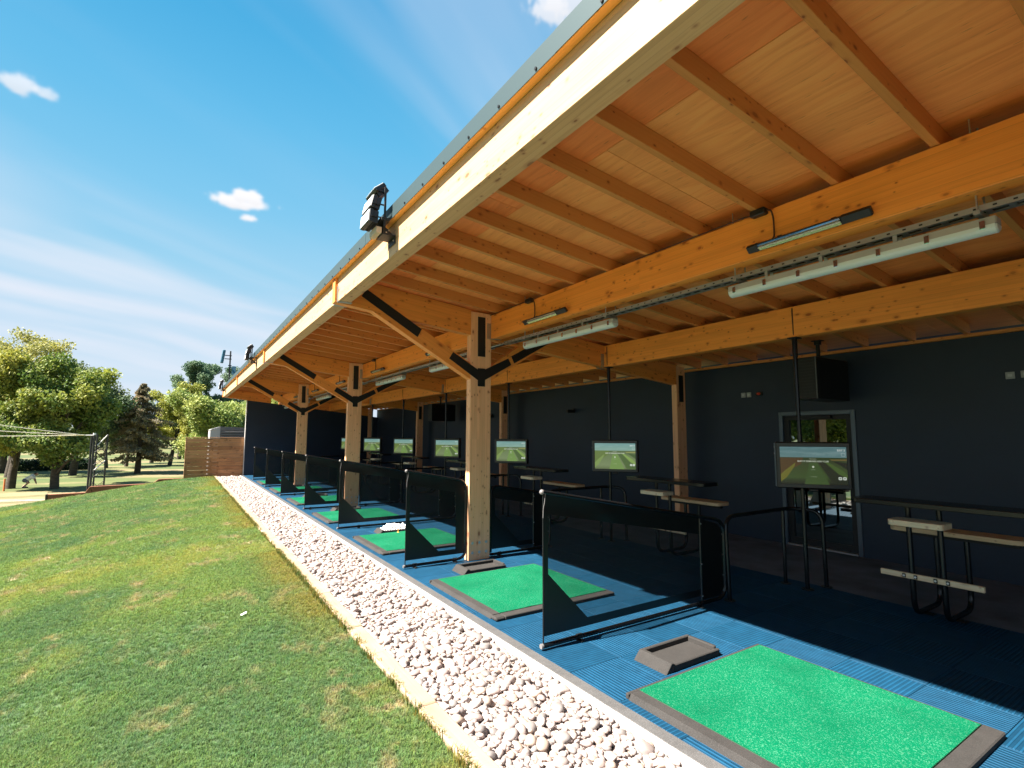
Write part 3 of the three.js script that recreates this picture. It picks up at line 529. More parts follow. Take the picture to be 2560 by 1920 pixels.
// ball trays
const trayZ = (k) => -2.83 - 3 * k;
{
  let proto; const w = .60, D = .30, h = .064;
  for (let k = 0; k < 6; k++) {
    const pos = [2.915, 0, trayZ(k)], label = k === 2 ? 'dark rubber ball tray heaped with white balls beside a mat' : k ? `${ORD[k]} empty-looking rubber ball tray lying beside its green mat` : 'empty dark rubber ball tray beside the large foreground mat';
    if (proto) { dup(proto, pos, label); continue; }
    proto = thing('ball_tray', label, 'tray', pos, 'rubber ball trays beside the mats');
    mesh('tray', [prism([[0, 0], [.085, 0], [.085, h], [.06, h]], 0, D, AX.z, .004), bx(.0855, 0, 0, w, h, .03, { c: .006 }), bx(w - .03, 0, .0305, w, h, D - .03, { c: .006 }), bx(.0855, 0, D - .0295, w, h - .014, D, { c: .006 }), bx(.0855, 0, .0305, w - .0305, .026, D - .03)], M.rubber, proto);
  }
  const r = mulberry(14), bg = new THREE.SphereGeometry(.0214, 14, 10); let first, n = 0;
  for (let lay = 0; lay < 3; lay++) for (let i = 0; i < 11 - lay * 2; i++) for (let j = 0; j < 5 - lay; j++) {
    if (lay === 2 && r() < .4) continue;
    const p = [2.915 + .115 + (i + lay) * .0435 + r() * .004, .048 + lay * .033, trayZ(2) + .055 + (j + lay * .5) * .0435 + r() * .004], l = 'white golf ball heaped in the rubber tray of the third bay';
    if (!first) { first = mesh('golf_ball', bg, M.ball); first.position.set(...p); tag(first, l, 'golf ball', 'golf balls heaped in the third tray'); } else dup(first, p, l);
  }
  const tee = thing('golf_tee', 'small orange rubber tee standing on the third green mat', 'tee', [3.18, .036, -8.36]);
  mesh('tee', [new THREE.LatheGeometry([[0, 0], [.02, 0], [.02, .006], [.007, .012], [.006, .04], [.011, .05], [.009, .052]].map((p) => new THREE.Vector2(...p)), 12).toNonIndexed()], std(.8, .35, .04, .5), tee);
}
// screens on poles
function screenTex(bay, dim) {
  const c = document.createElement('canvas'); c.width = 640; c.height = 400; const g = c.getContext('2d');
  let s = g.createLinearGradient(0, 0, 0, 115); s.addColorStop(0, dim ? '#5f8c93' : '#78a9a6'); s.addColorStop(1, dim ? '#6d9698' : '#93b8a8'); g.fillStyle = s; g.fillRect(0, 0, 640, 118);
  const r = mulberry(bay + 4); for (let i = 0; i < 26; i++) { g.fillStyle = `rgba(190,215,215,${.05 + .12 * r()})`; g.beginPath(); g.ellipse(r() * 640, r() * 100, 30 + r() * 90, 4 + r() * 10, 0, 0, 7); g.fill(); }
  s = g.createLinearGradient(0, 112, 0, 400); (dim ? [[0, '#29401f'], [.2, '#3a4a22'], [.75, '#3f5a26'], [1, '#10160f']] : [[0, '#5b7048'], [.25, '#74895a'], [.8, '#84966a'], [1, '#68784f']]).forEach((k) => s.addColorStop(...k)); g.fillStyle = s; g.fillRect(0, 114, 640, 286);
  const poly = (col, pts) => { g.fillStyle = col; g.beginPath(); pts.forEach((p, i) => i ? g.lineTo(...p) : g.moveTo(...p)); g.closePath(); g.fill(); };
  poly(dim ? '#5a3f1c' : '#6f8645', [[0, 118], [230, 116], [200, 190], [0, 300]]); poly(dim ? '#7d7a26' : '#8aa55c', [[40, 260], [150, 170], [140, 210], [60, 330], [0, 380], [0, 300]]);
  poly(dim ? '#1c2617' : '#55703c', [[360, 150], [430, 165], [640, 330], [640, 400], [500, 390]]); poly(dim ? '#4e6b2d' : '#8fb15c', [[420, 152], [470, 165], [600, 250], [640, 300], [640, 330], [560, 290]]); poly(dim ? '#7b6a34' : '#a3a761', [[480, 132], [640, 128], [640, 146], [500, 146]]);
  poly(dim ? '#14190f' : '#4d6639', [[500, 150], [640, 168], [640, 240], [570, 190]]); poly(dim ? '#43602d' : '#7da055', [[285, 170], [360, 168], [470, 400], [230, 400]]);
  g.fillStyle = '#eef6e4'; g.textAlign = 'center'; g.font = '13px sans-serif'; g.fillText('Welcome to', 320, 134);
  g.font = 'bold 24px sans-serif'; g.fillText('BURY ST EDMUNDS GOLF CLUB', 320, 163, 300);
  g.beginPath(); g.arc(320, 214, 11, 0, 7); g.fillStyle = '#e8f0d8'; g.fill(); g.font = '11px sans-serif'; g.fillStyle = 'rgba(230,240,220,.7)'; g.fillText('TAP BALL', 320, 248); g.fillText('to start play', 322, 322);
  g.textAlign = 'right'; g.fillStyle = '#eef6f2'; g.font = 'bold 28px sans-serif'; g.fillText('BAY ' + bay, 628, 46); g.strokeStyle = 'rgba(235,245,240,.8)'; g.lineWidth = 3; g.strokeRect(592, 66, 34, 30);
  for (const x of [570, 612]) { g.fillStyle = '#e9f3e6'; g.beginPath(); g.roundRect(x - 17, 316, 34, 32, 8); g.fill(); g.fillStyle = dim ? '#33501f' : '#55713d'; g.fillRect(x - 7, 328, 14, 8); }
  const t = new THREE.CanvasTexture(c); t.colorSpace = THREE.SRGBColorSpace; t.magFilter = THREE.LinearFilter; return t;
}
{
  const ms = [screenTex(3, true), screenTex(4, false)].map((t, i) => new THREE.MeshStandardMaterial({ color: 0x050505, roughness: .25, emissive: 0xffffff, emissiveMap: t, emissiveIntensity: (i ? .72 : .52) / EXPOSURE }));
  const px = 5.80; let proto;
  for (let k = 0; k < 7; k++) {
    const z = -3.06 - 3 * k, label = `${ORD[k]} black screen showing a fairway, on a floor to roof pole`;
    if (k > 1) { dup(proto, [px, 0, z], label); continue; }
    const o = thing('screen_stand', label, 'monitor', [px, 0, z], 'screens on poles in the bays'); if (k) proto = o;
    mesh('pole', [pipe([[0, .004, 0], [0, 2.752, 0]], .0215, .01, 12), cyl(.027, .22, 0, 2.64, 0, 'y', 12), cyl(.026, .1, 0, 1.62, 0, 'y', 12)], M.tube, o);
    mesh('base_plate', [cyl(.062, .010, 0, .006, 0, 'y', 20), ...bolts([[.042, .014, 0], [-.042, .014, 0], [0, .014, .042], [0, .014, -.042]], .008, .008, 'y'), bx(-.06, 2.744, -.05, .06, 2.7555, .05)], M.steelBlack, o);
    // the monitor turned towards its mat
    const rot = (g) => { g.rotateY(Math.atan2(-.8, .6)); g.translate(-.02, 1.334, .135); return g; };
    const mon = mesh('monitor', [rot(bx(-.357, -.25, -.085, .357, .25, .012, { c: .012 })), rot(bx(-.12, -.10, -.15, .12, .10, -.086, { c: .01 })), rot(bx(-.045, -.285, -.05, .045, -.2505, .005, { c: .01 }))], M.black, o);
    const sg = rot(new THREE.PlaneGeometry(.632, .400).translate(0, -.003, .0145)); mesh('screen', [sg], ms[k], mon);
    mesh('bezel', [rot(bx(-.345, .200, .0122, .345, .238, .017, { c: .002 })), rot(bx(-.345, -.242, .0122, .345, -.206, .017, { c: .002 })), rot(bx(-.345, -.2055, .0122, -.319, .1995, .017, { c: .002 })), rot(bx(.319, -.2055, .0122, .345, .1995, .017, { c: .002 }))], std(.022, .024, .026, .35), mon);
    mesh('side_trim', [rot(bx(-.3615, -.235, -.07, -.3575, .235, 0))], std(.16, .19, .22, .4), mon);
    mesh('port', [rot(bx(-.3655, .185, -.04, -.3617, .2, -.02)), rot(bx(-.3655, .115, -.055, -.3617, .13, -.01))], M.white, mon);
    mesh('power_cable', [pipe([[.02, 2.70, .012], [-.035, 2.76, .012], [-.045, 3.06, .012], [-.03, 3.11, .012], [.06, 3.13, .02]], .0075, .04, 6)], M.brownCable, o);
  }
}
// guard rails by the poles
{
  let proto;
  for (let k = 0; k < 7; k++) {
    const pos = [4.75, 0, -3.285 - 3 * k], label = `${ORD[k]} black tubular guard rail curving round the screen pole`;
    if (proto) { dup(proto, pos, label); continue; }
    proto = thing('guard_rail', label, 'rail', pos, 'black guard rails behind the dividers');
    mesh('rail', [pipe([[0, .002, 0], [0, .82, -.02], [1.22, .82, -.03], [1.32, .82, .28], [1.32, .002, .29]], .0215, .15, 10)], M.tube, proto);
    mesh('support', [pipe([[1.085, .002, -.034], [1.085, .80, -.03]], .0195, .01, 10)], M.tube, proto);
    for (const [x, z] of [[0, 0], [1.32, .29], [1.085, -.034]]) mesh('foot_plate', [cyl(.055, .008, x, .004, z, 'y', 16), ...bolts([[x + .038, .011, z], [x - .038, .011, z], [x, .011, z + .038]], .007, .008, 'y')], M.steelBlack, proto);
  }
}
// bar tables with bench
function roundBar(x0, x1, z0, z1, y0, y1, r, grain = 'z') {  // plank with rounded ends seen from above
  const s = new THREE.Shape(), w = x1 - x0, d = z1 - z0; r = Math.min(r, w / 2, d / 2);
  s.moveTo(r, 0); s.lineTo(w - r, 0); s.quadraticCurveTo(w, 0, w, r); s.lineTo(w, d - r); s.quadraticCurveTo(w, d, w - r, d); s.lineTo(r, d); s.quadraticCurveTo(0, d, 0, d - r); s.lineTo(0, r); s.quadraticCurveTo(0, 0, r, 0);
  const g = new THREE.ExtrudeGeometry(s, { depth: y1 - y0 - .012, bevelEnabled: true, bevelThickness: .006, bevelSize: .006, bevelOffset: -.006, bevelSegments: 2, curveSegments: 8 });
  g.rotateX(Math.PI / 2); g.translate(x0, y1 - .006, z0); return mapUV(flat(g), AX[grain], R0() * 3, R0());
}
{
  let proto;
  for (let k = 0; k < 7; k++) {
    const pos = [0, 0, -3 * k], label = k ? `${ORD[k]} black bar table with pale plank bench and footrest` : 'black topped bar table with plank bench at the right edge';
    if (proto) { dup(proto, pos, label); continue; }
    proto = thing('bar_table', label, 'table', pos, 'bar tables with benches along the back');
    mesh('table_top', [roundBar(5.50, 5.86, -2.47, -1.12, 1.012, 1.058, .09)], M.tube, proto);
    for (const z of [-2.075, -1.84]) {
      mesh('leg', [pipe([[5.745, 1.012, z], [5.745, .03, z], [6.36, .03, z], [6.36, .655, z]], .0225, .14, 10)], M.tube, proto);
      mesh('foot_plate', [bx(5.93, .001, z - .075, 6.01, .009, z + .075, { c: .002 }), ...bolts([[5.97, .012, z - .06], [5.97, .012, z + .06]], .008, .008, 'y')], M.steelBlack, proto);
    }
    mesh('shelf', [roundBar(5.475, 5.722, -2.15, -1.735, .845, .895, .05)], M.paleWood, proto);
    const fr = mesh('footrest', [bx(5.69, .350, -2.31, 5.722, .398, -1.555, { grain: 'z', c: .004 })], M.paleWood, proto);
    for (const z of [-2.075, -1.84]) { mesh('clip', [bx(5.684, .356, z - .058, 5.6895, .392, z - .030, { c: .002 }), bx(5.684, .356, z + .030, 5.6895, .392, z + .058, { c: .002 })], M.steelBlack, fr); mesh('bolt', bolts([[5.682, .374, z - .044], [5.682, .374, z + .044]], .010, .006, 'x'), M.bolt, fr); }
    mesh('seat', [roundBar(6.18, 6.47, -2.42, -1.39, .698, .742, .10)], M.seatTop, proto);
    mesh('seat_bar', [bx(6.30, .655, -2.36, 6.36, .690, -1.45, { c: .004 })], M.steelBlack, proto);
    mesh('seat_bracket', [bx(6.20, .691, -2.12, 6.44, .6975, -2.07), bx(6.20, .691, -1.88, 6.44, .6975, -1.83)], M.steelBlack, proto);
  }
}

// ------------------------------------------------------------------ fittings under the roof
{
  // cable tray with its hangers
  const tx = 3.775, ty = 2.905, tr = thing('cable_tray', 'long perforated grey steel cable tray hanging behind the front purlin', 'cable tray');
  const lip = [], rung = [];
  for (const [a, b] of [[6, -5.95], [-6.35, -11.95], [-12.35, -17.9], [-18.4, -23.9]]) {
    lip.push(bx(tx - .05, ty, b, tx - .047, ty + .034, a), bx(tx + .047, ty, b, tx + .05, ty + .034, a), bx(tx - .047, ty, b, tx - .025, ty + .003, a), bx(tx + .025, ty, b, tx + .047, ty + .003, a));
    for (let z = a - .05; z > b; z -= .1) rung.push(bx(tx - .0248, ty, z - .03, tx + .0248, ty + .003, z));
  }
  mesh('side_rail', lip, M.galv, tr); mesh('tray_rungs', rung, M.galv, tr);
  const holes = []; for (let z = .2; z > -12; z -= .085) holes.push(bx(tx - .0507, ty + .012, z - .018, tx - .0500, ty + .022, z)); mesh('slots', holes, M.black, tr);
  mesh('cables', [pipe([[tx - .01, ty + .012, 6], [tx - .01, ty + .012, -23.9]], .009, .01, 6), pipe([[tx + .018, ty + .011, 6], [tx + .018, ty + .011, -23.9]], .008, .01, 6)], M.black, tr);
  mesh('conduit', [pipe([[tx - .02, ty + .02, -5.4], [tx - .02, ty + .02, -9]], .011, .01, 8), pipe([[tx - .02, ty + .02, -11.6], [tx - .02, ty + .02, -15]], .011, .01, 8)], M.galv, tr);
  for (let z = .6; z > -23; z -= 1.5) mesh('hanger_rod', [cyl(.005, yR(tx) + RD - ty, tx - .07, (yR(tx) + RD + ty) / 2, z, 'y', 6), cyl(.005, yR(tx) + RD - ty, tx + .07, (yR(tx) + RD + ty) / 2, z, 'y', 6), bx(tx - .085, ty - .024, z - .015, tx + .085, ty - .002, z + .015)], M.galv, tr);
  let proto;
  for (let k = 0; k < 8; k++) {
    const pos = [tx, 2.815, -1.66 - 3 * k], label = `${ORD[Math.min(k, 6)]} pale tube light fitting hung under the cable tray`;
    if (proto) { dup(proto, pos, k === 7 ? 'last pale tube light fitting by the far wall' : k === 6 ? 'seventh pale tube light fitting from the camera under the tray' : label); continue; }
    proto = thing('tube_light', label, 'light', pos, 'tube lights under the cable tray'); const L = .83;
    const prof = [[-.046, .004], [.046, .004], [.040, .048], [-.040, .048]]; mesh('housing', [prism(prof, -L, L, AX.z, .006)], std(.42, .40, .38, .5), proto);
    const s = []; for (let i = 0; i <= 8; i++) { const a = Math.PI + i / 8 * Math.PI; s.push([Math.cos(a) * .047, Math.sin(a) * .042]); } mesh('diffuser', [prism([...s, [.047, .0035], [-.047, .0035]], -L, L, AX.z, .008)], std(.62, .66, .65, .3), proto);
    for (let i = 0; i < 7; i++) mesh('clip', [bx(-.0535, -.016, -L + .06 + i * (2 * L - .12) / 6 - .013, -.0465, .03, -L + .06 + i * (2 * L - .12) / 6 + .013, { c: .002 })], M.chrome, proto);
    for (const z of [-.5, -.1, .35]) mesh('bracket', [bx(-.04, .049, z - .012, -.034, .0895, z + .012), bx(.034, .049, z - .012, .04, .0895, z + .012)], M.galv, proto);
  }
}
{
  // strip heaters on the front purlin
  let proto;
  for (let k = 0; k < 8; k++) {
    const pos = [3.62, 3.045, -1.78 - 3.03 * k], label = k < 6 ? `${ORD[k]} slim chrome strip heater with black ends on the front purlin` : `slim chrome strip heater on the purlin, ${k === 6 ? 'next to last' : 'last'} before the end wall`;
    if (proto) { dup(proto, pos, label); continue; }
    proto = thing('strip_heater', label, 'heater', pos, 'strip heaters along the front purlin');
    const rot = (g) => { g.scale(.58, .8, 1); g.rotateZ(-.8); g.translate(-.05, .005, 0); return g; };
    mesh('body', [rot(prism([[-.05, -.012], [.05, -.012], [.04, .022], [-.04, .022]], -.40, .40, AX.z, .004))], M.dark, proto);
    mesh('end_cap', [rot(bx(-.052, -.019, .24, .052, .024, .42, { c: .008 })), rot(bx(-.052, -.019, -.42, .052, .024, -.33, { c: .008 }))], M.black, proto);
    mesh('reflector', [rot(prism([[-.042, -.0135], [-.012, -.0128], [-.012, -.0138], [-.042, -.0175]], -.329, .239)), rot(prism([[.012, -.0128], [.042, -.0135], [.042, -.0175], [.012, -.0138]], -.329, .239))], M.chrome, proto);
    mesh('heating_rod', [rot(cyl(.009, .568, 0, -.022, -.045, 'z', 10))], M.white, proto);
    mesh('mount', [bx(-.03, -.01, -.2, -.0005, .05, -.17), bx(-.03, -.01, .17, -.0005, .05, .2)], M.black, proto);
    const jb = mesh('junction_box', [bx(-.06, .248, -.39, -.0008, .30, -.27, { c: .008 })], M.black, proto);
    mesh('cable', [pipe([[-.03, .272, -.27], [-.03, .262, -.235], [-.02, .2, -.225], [-.02, .05, -.225], [-.04, .02, -.26], [-.05, .035, -.36], [-.06, .01, -.415]], .0065, .03, 6), pipe([[-.03, .270, -.39], [-.012, .29, -.46], [-.010, .288, -1.6]], .005, .03, 5)], M.brownCable, jb);
  }
}
{
  // black display boxes hung behind the rear purlin
  const mk = (label, pos) => {
    const o = thing('hanging_display', label, 'display', pos, 'black display boxes hung from the roof');
    mesh('cabinet', [bx(6.92, 2.135, -.16, 7.78, 2.69, .15, { c: .008 })], M.black, o);
    mesh('face', [bx(6.955, 2.165, .1505, 7.745, 2.66, .156, { c: .002 }), bx(6.955, 2.165, -.166, 7.745, 2.66, -.1605, { c: .002 })], std(.004, .004, .005, .3), o);
    const f = []; for (let y = 2.17; y < 2.66; y += .04) f.push(bx(6.912, y, -.13, 6.9195, y + .016, .12)); mesh('vents', f, M.dark, o);
    mesh('edge_trim', [bx(6.913, 2.137, .138, 6.921, 2.688, .1515)], std(.09, .10, .11, .4), o);
    mesh('stem', [cyl(.025, .22, 7.3, 2.80, 0, 'y', 10), bx(7.24, yR(7.3) - .012, -.06, 7.36, yR(7.3) - .002, .06), cyl(.045, .05, 7.3, yR(7.3) - .035, 0, 'y', 12)], M.steelBlack, o);
    return o;
  };
  const a = mk('black display box hung on a stem above the glazed door', [0, 0, -3.54]);
  dup(a, [0, 0, -15.6], 'far black display box hung on a stem beyond the second post');
  // wall devices
  const sock = (z, y, label) => { const o = thing('wall_socket', label, 'socket', [8, y, z], 'small sockets high on the navy wall'); mesh('plate', [bx(-.012, -.04, -.04, -.001, .04, .04, { c: .003 })], std(.34, .36, .38, .4), o); mesh('switch', [bx(-.018, -.015, -.02, -.0125, .018, .02, { c: .002 })], std(.5, .52, .54, .4), o); return o; };
  sock(-1.66, 2.355, 'pale wall socket at the right edge high on navy wall'); sock(-1.79, 2.35, 'pale wall socket second from the right edge high on wall'); sock(-5.02, 2.34, 'small wall socket near the red alarm light, closer to it'); sock(-5.12, 2.34, 'small wall socket near the red alarm light, farther from it');
  const al = thing('alarm_light', 'small red alarm light high on the navy wall', 'alarm', [8, 2.345, -4.84]);
  mesh('base', [bx(-.02, -.03, -.06, -.001, .03, .06, { c: .004 })], M.black, al); mesh('lens', [new THREE.SphereGeometry(.028, 12, 8).scale(.7, .8, 1.3).translate(-.022, 0, 0).toNonIndexed()], M.red, al);
  const camw = (z, label) => { const o = thing('wall_camera', label, 'camera', [8, 2.26, z], 'dark devices on the navy wall'); mesh('mount', [bx(-.05, -.05, -.05, -.001, .05, .05, { c: .006 })], M.black, o); mesh('housing', [cyl(.04, .2, -.13, -.02, .03, 'x', 12), cyl(.03, .02, -.235, -.02, .03, 'x', 12)], M.black, o); return o; };
  camw(-9.57, 'dark camera on the navy wall above the second screen'); camw(-13.4, 'dark camera on the wall right of the far display box'); camw(-18.9, 'dark camera on the wall farthest along the building');
}
// ------------------------------------------------------------------ floodlights, mast
{
  const mk = (label, z) => {
    const o = thing('floodlight', label, 'floodlight', [0, 0, z], 'floodlights on the roof edge');
    const mod = (cx, cy, tilt) => {
      const T = (g) => { g.rotateZ(tilt); g.translate(cx, cy, 0); return g; };
      const b = mesh('lamp_head', [T(bx(-.03, -.075, -.16, .02, .075, .16, { c: .006 })), ...[...Array(9)].map((_, i) => T(bx(.0205, -.07, -.15 + i * .036, .075, .07, -.139 + i * .036)))], M.black, o);
      mesh('lens', [T(bx(-.036, -.066, -.15, -.0305, .066, .15, { c: .002 }))], std(.85, .86, .90, .18), b);
    };
    mod(1.29, 3.85, -.85); mod(1.225, 3.675, -.22); mod(1.20, 3.505, -.08);
    mesh('arm', [bx(1.33, 3.40, .165, 1.355, 3.86, .175, { c: .002 }), bx(1.33, 3.40, -.175, 1.355, 3.86, -.165, { c: .002 }), bx(1.30, 3.47, -.18, 1.40, 3.505, .18, { c: .003 }), bx(1.24, 3.80, .162, 1.35, 3.815, .172), bx(1.2, 3.64, .162, 1.35, 3.655, .172), bx(1.19, 3.49, .162, 1.35, 3.503, .172)], M.steelBlack, o);
    mesh('bracket', [bx(1.34, 3.335, -.11, 1.4985, 3.352, .11, { c: .002 }), bx(1.4885, 3.26, -.11, 1.4988, 3.334, .11, { c: .001 }), bx(1.35, 3.3525, -.10, 1.362, 3.47, .10), prism([[1.36, 3.353], [1.48, 3.353], [1.36, 3.45]], .08, .088), prism([[1.36, 3.353], [1.48, 3.353], [1.36, 3.45]], -.088, -.08)], M.steelBlack, o);
    mesh('driver_box', [bx(1.27, 3.345, -.14, 1.335, 3.42, .10, { c: .005 })], std(.50, .40, .30, .6), o);
    mesh('screws', bolts([[1.485, 3.30, .07], [1.485, 3.30, -.07], [1.42, 3.40, .09], [1.39, 3.37, .09]], .009, .01), M.bolt, o);
    return o;
  };
  const fit = (o, z) => { o.scale.setScalar(.76); o.position.set(1.5 * .24, 3.44 * .24, z); return o; };
  const a = mk('floodlight with three stacked white lamp heads on the roof edge', 0); fit(a, -4.26);
  fit(dup(a, [0, 0, 0], 'second floodlight along the roof edge, a small dark silhouette'), -13.6); fit(dup(a, [0, 0, 0], 'farthest floodlight at the end of the roof edge'), -22.9);
  const m = thing('antenna_mast', 'dark mast on the far roof end with a panel antenna', 'mast', [1.62, 0, -23.4]);
  mesh('pole', [pipe([[0, 3.6, 0], [0, 5.03, 0]], .028, .01, 10)], M.black, m);
  mesh('panel_antenna', [(() => { const g = bx(-.055, -.27, -.07, .055, .27, .07, { c: .02 }); g.rotateZ(-.13); g.translate(-.26, 4.79, 0); return g; })()], M.teal, m);
  mesh('bracket', [bx(-.2, 4.83, -.015, .05, 4.86, .015), bx(-.2, 4.69, -.015, .05, 4.72, .015), bx(-.06, 4.42, -.02, .06, 4.46, .02)], M.black, m);
  mesh('radio_box', [bx(.08, 4.08, -.05, .22, 4.42, .05, { c: .012 })], std(.10, .22, .30, .5), m);
  mesh('cables', [pipe([[0, 4.42, .03], [.1, 4.25, .06], [.25, 3.95, .02]], .014, .05, 6), pipe([[.02, 4.40, .03], [.16, 4.2, .06], [.32, 3.98, .02]], .012, .05, 6)], M.teal, m);
}
// ------------------------------------------------------------------ fence, retaining timbers, plant housing
{
  const f = thing('board_fence', 'brown horizontal board fence beside the end of the pebbles', 'fence', [0, 0, -24.2]);
  const x0 = .33, x1 = 2.368, xm = 1.22;
  for (let i = 0; i < 10; i++) for (const [a, b] of [[x0, xm + (i % 2 ? .25 : 0)], [xm + (i % 2 ? .25 : 0), x1]]) mesh('board', [bx(a + .0006, -.06 + i * .158, -.016, b - .0006, .091 + i * .158, .012 + (R0() - .5) * .008, { grain: 'x', c: .002 })], [M.fence, std(.62, .33, .165, .8, { map: tBoard }), std(.48, .24, .115, .8, { map: tBoard })][Math.floor(R0() * 2.99)], f);
  for (const x of [.36, 1.22, 1.47, 2.3]) mesh('post', [bx(x - .045, -2, -.12, x + .045, 1.48, -.018, { grain: 'y', c: .004 })], M.fence, f);
  mesh('end_board', [bx(.300, -.06, -.11, .3295, 1.525, .02, { grain: 'y', c: .004 })], std(.52, .29, .16, .8, { map: tBoard }), f);
  mesh('cap', [bx(.29, 1.526, -.06, 2.368, 1.56, .022, { grain: 'x', c: .004 })], std(.50, .28, .15, .8, { map: tBoard }), f);
  const w = thing('retaining_wall', 'stepped reddish timber sleeper wall at the far edge of the lawn', 'retaining wall', [0, 0, -24.38]);
  mesh('sleeper', [prism([[-3.70, -1.2], [-2.2, -1.2], [-2.56, -.235], [-2.68, -.44], [-3.70, -.46]], -.09, .09, AX.x, .008)], M.sleeper, w);
  mesh('sleeper', [prism([[-2.195, -1.2], [-.66, -1.2], [-.66, -.212], [-2.55, -.235]], -.09, .09, AX.x, .008)], M.sleeper, w);
  mesh('sleeper', [prism([[-.655, -1.2], [.29, -1.2], [.29, -.045], [-.50, -.050], [-.655, -.19]], -.09, .09, AX.x, .008)], M.sleeper, w);
  mesh('end_post', [bx(-3.76, -1.3, -.1, -3.705, -.45, .1, { grain: 'y', c: .006 })], std(.06, .045, .035, .9, { map: tSleeper }), w);
  const h = thing('plant_housing', 'grey louvred plant housing showing above the board fence', 'housing', [0, 0, -26]);
  mesh('cabinet', [prism([[1.24, -2], [4.2, -2], [4.2, 1.86], [1.24, 1.86]], -2, -.02)], M.hvacDark, h);
  mesh('side', [bx(1.225, -2, -2, 1.2385, 1.9, -.021)], M.hvacLight, h);
  mesh('hood', [prism([[1.20, 1.861], [4.2, 1.861], [4.2, 1.93], [1.58, 2.03], [1.26, 1.92]], -2.02, 0)], M.hvacDark, h);
  mesh('corner', [bx(1.20, -2, -.0195, 1.585, 1.86, 0), prism([[1.20, 1.862], [1.58, 1.862], [1.58, 2.025], [1.26, 1.915]], .0005, .012)], M.hvacLight, h);
  for (let i = 0; i < 9; i++) mesh('louvre', [bx(1.60, .9 + i * .105, -.019, 4.15, .975 + i * .105, .03, { c: .004 })], M.hvacDark, h);
}
// ------------------------------------------------------------------ trees
function leafGeo(seed, n, size, place, tone) {           // n leaf sprays as small bent quads; place(r) -> [x,y,z,shadeTone]
  const r = mulberry(seed), pos = [], nor = [], col = [];
  for (let i = 0; i < n; i++) {
    const p = place(r), s = size * (.55 + .8 * r()), a = V(r() - .5, r() - .5, r() - .5).normalize(), b = V(r() - .5, r() - .5, r() - .5); b.addScaledVector(a, -b.dot(a)).normalize();
    const t = tone(r, p), w = s * (.34 + .2 * r());
    const q = [V(...p).addScaledVector(a, -s / 2), V(...p).addScaledVector(b, w), V(...p).addScaledVector(a, s / 2), V(...p).addScaledVector(b, -w)];
    const nn = a.clone().cross(b); q[1].addScaledVector(nn, .15 * s); q[3].addScaledVector(nn, .15 * s);
    for (const k of [0, 1, 2, 0, 2, 3]) { pos.push(q[k].x, q[k].y, q[k].z); col.push(...t); }
  }
  const g = new THREE.BufferGeometry(); g.setAttribute('position', new THREE.Float32BufferAttribute(pos, 3)); g.setAttribute('color', new THREE.Float32BufferAttribute(col, 3)); g.computeVertexNormals(); return g;
}
const mLeaf = new THREE.MeshPhysicalMaterial({ color: 0xffffff, vertexColors: true, roughness: .8, transmission: .45, thickness: 0, ior: 1.3, side: THREE.DoubleSide });
function growTree(seed, H, spread, trunkR, bare, levels, lean = 0) {   // returns limb geometry and the twig ends
  const r = mulberry(seed), limbs = [], tips = [];
  const grow = (p, dir, len, rad, lv) => {
    const pts = [p.clone()], n = 5; let d = dir.clone(), q = p.clone();
    for (let i = 1; i <= n; i++) { d.add(V((r() - .5) * .28, (r() - .3) * .14, (r() - .5) * .28)).normalize(); q = q.clone().addScaledVector(d, len / n); pts.push(q); }
    limbs.push(sweep(pts, (t) => rad * (1 - .55 * t), lv ? 5 : 9, false));
    if (lv >= levels) { tips.push(pts[3], pts[4], pts[5]); return; }
    if (lv > 0) tips.push(pts[5]);
    const kids = lv === 0 ? 7 + Math.floor(r() * 3) : 3 + Math.floor(r() * 2);
    for (let k = 0; k < kids; k++) {
      const t = lv === 0 ? lerp(bare, 1, (k + r() * .8) / kids) : lerp(.3, 1, (k + r()) / kids), i = Math.min(n - 1, Math.floor(t * n)), s = pts[i].clone().lerp(pts[i + 1], t * n - i), a = r() * 6.283 + k * 2.4;
      const out = V(Math.cos(a), 0, Math.sin(a)), up = lv === 0 ? lerp(.25, 1.1, t) : .25 + .5 * r();
      grow(s, out.multiplyScalar(1).add(V(0, up, 0)).addScaledVector(d, .35).normalize(), (lv === 0 ? spread * lerp(1.0, .62, Math.abs(t - .45)) : len * (.5 + .22 * r())), rad * (lv === 0 ? .42 : .55) * (1 - .3 * t), lv + 1);
    }
  };
  grow(V(0, -.3, 0), V(lean, 1, 0).normalize(), H * .86, trunkR, 0);
  return { limbs: mergeGeometries(limbs), tips };
}
function makeTree(name, label, cat, { seed, H, spread, trunkR, bare, levels = 2, n, size, puff, c0, c1, lean }) {
  const o = thing(name, label, cat), { limbs, tips } = growTree(seed, H, spread, trunkR, bare, levels, lean);
  mesh('trunk', [limbs], M.bark, o);
  const g = leafGeo(seed + 1, n, size, (r) => { const k = tips[Math.floor(r() * tips.length)], u = Math.pow(r(), .6) * puff, a = r() * 6.283, b = Math.acos(2 * r() - 1); return [k.x + u * Math.sin(b) * Math.cos(a), k.y + u * .7 * Math.cos(b), k.z + u * Math.sin(b) * Math.sin(a), 0]; },
    (r, p) => { const t = clamp(vnoise(p[0] * .9 + 50, p[1] * .9 + p[2] * .7 + 50) * .9 + (r() - .5) * .7), q = 1.05 + .5 * r(); return c0.map((v, i) => Math.min(.6, lerp(v, c1[i], t) * q)); });
  mesh('crown', [g], mLeaf, o).geometry = g; return o;
}
const put = (o, x, z, s = 1, rot = 0, sy = s) => { o.position.set(x, -2.02 + .9 * sstep(70, 170, -z), z); o.scale.set(s, sy, s); o.rotation.y = rot; return o; };
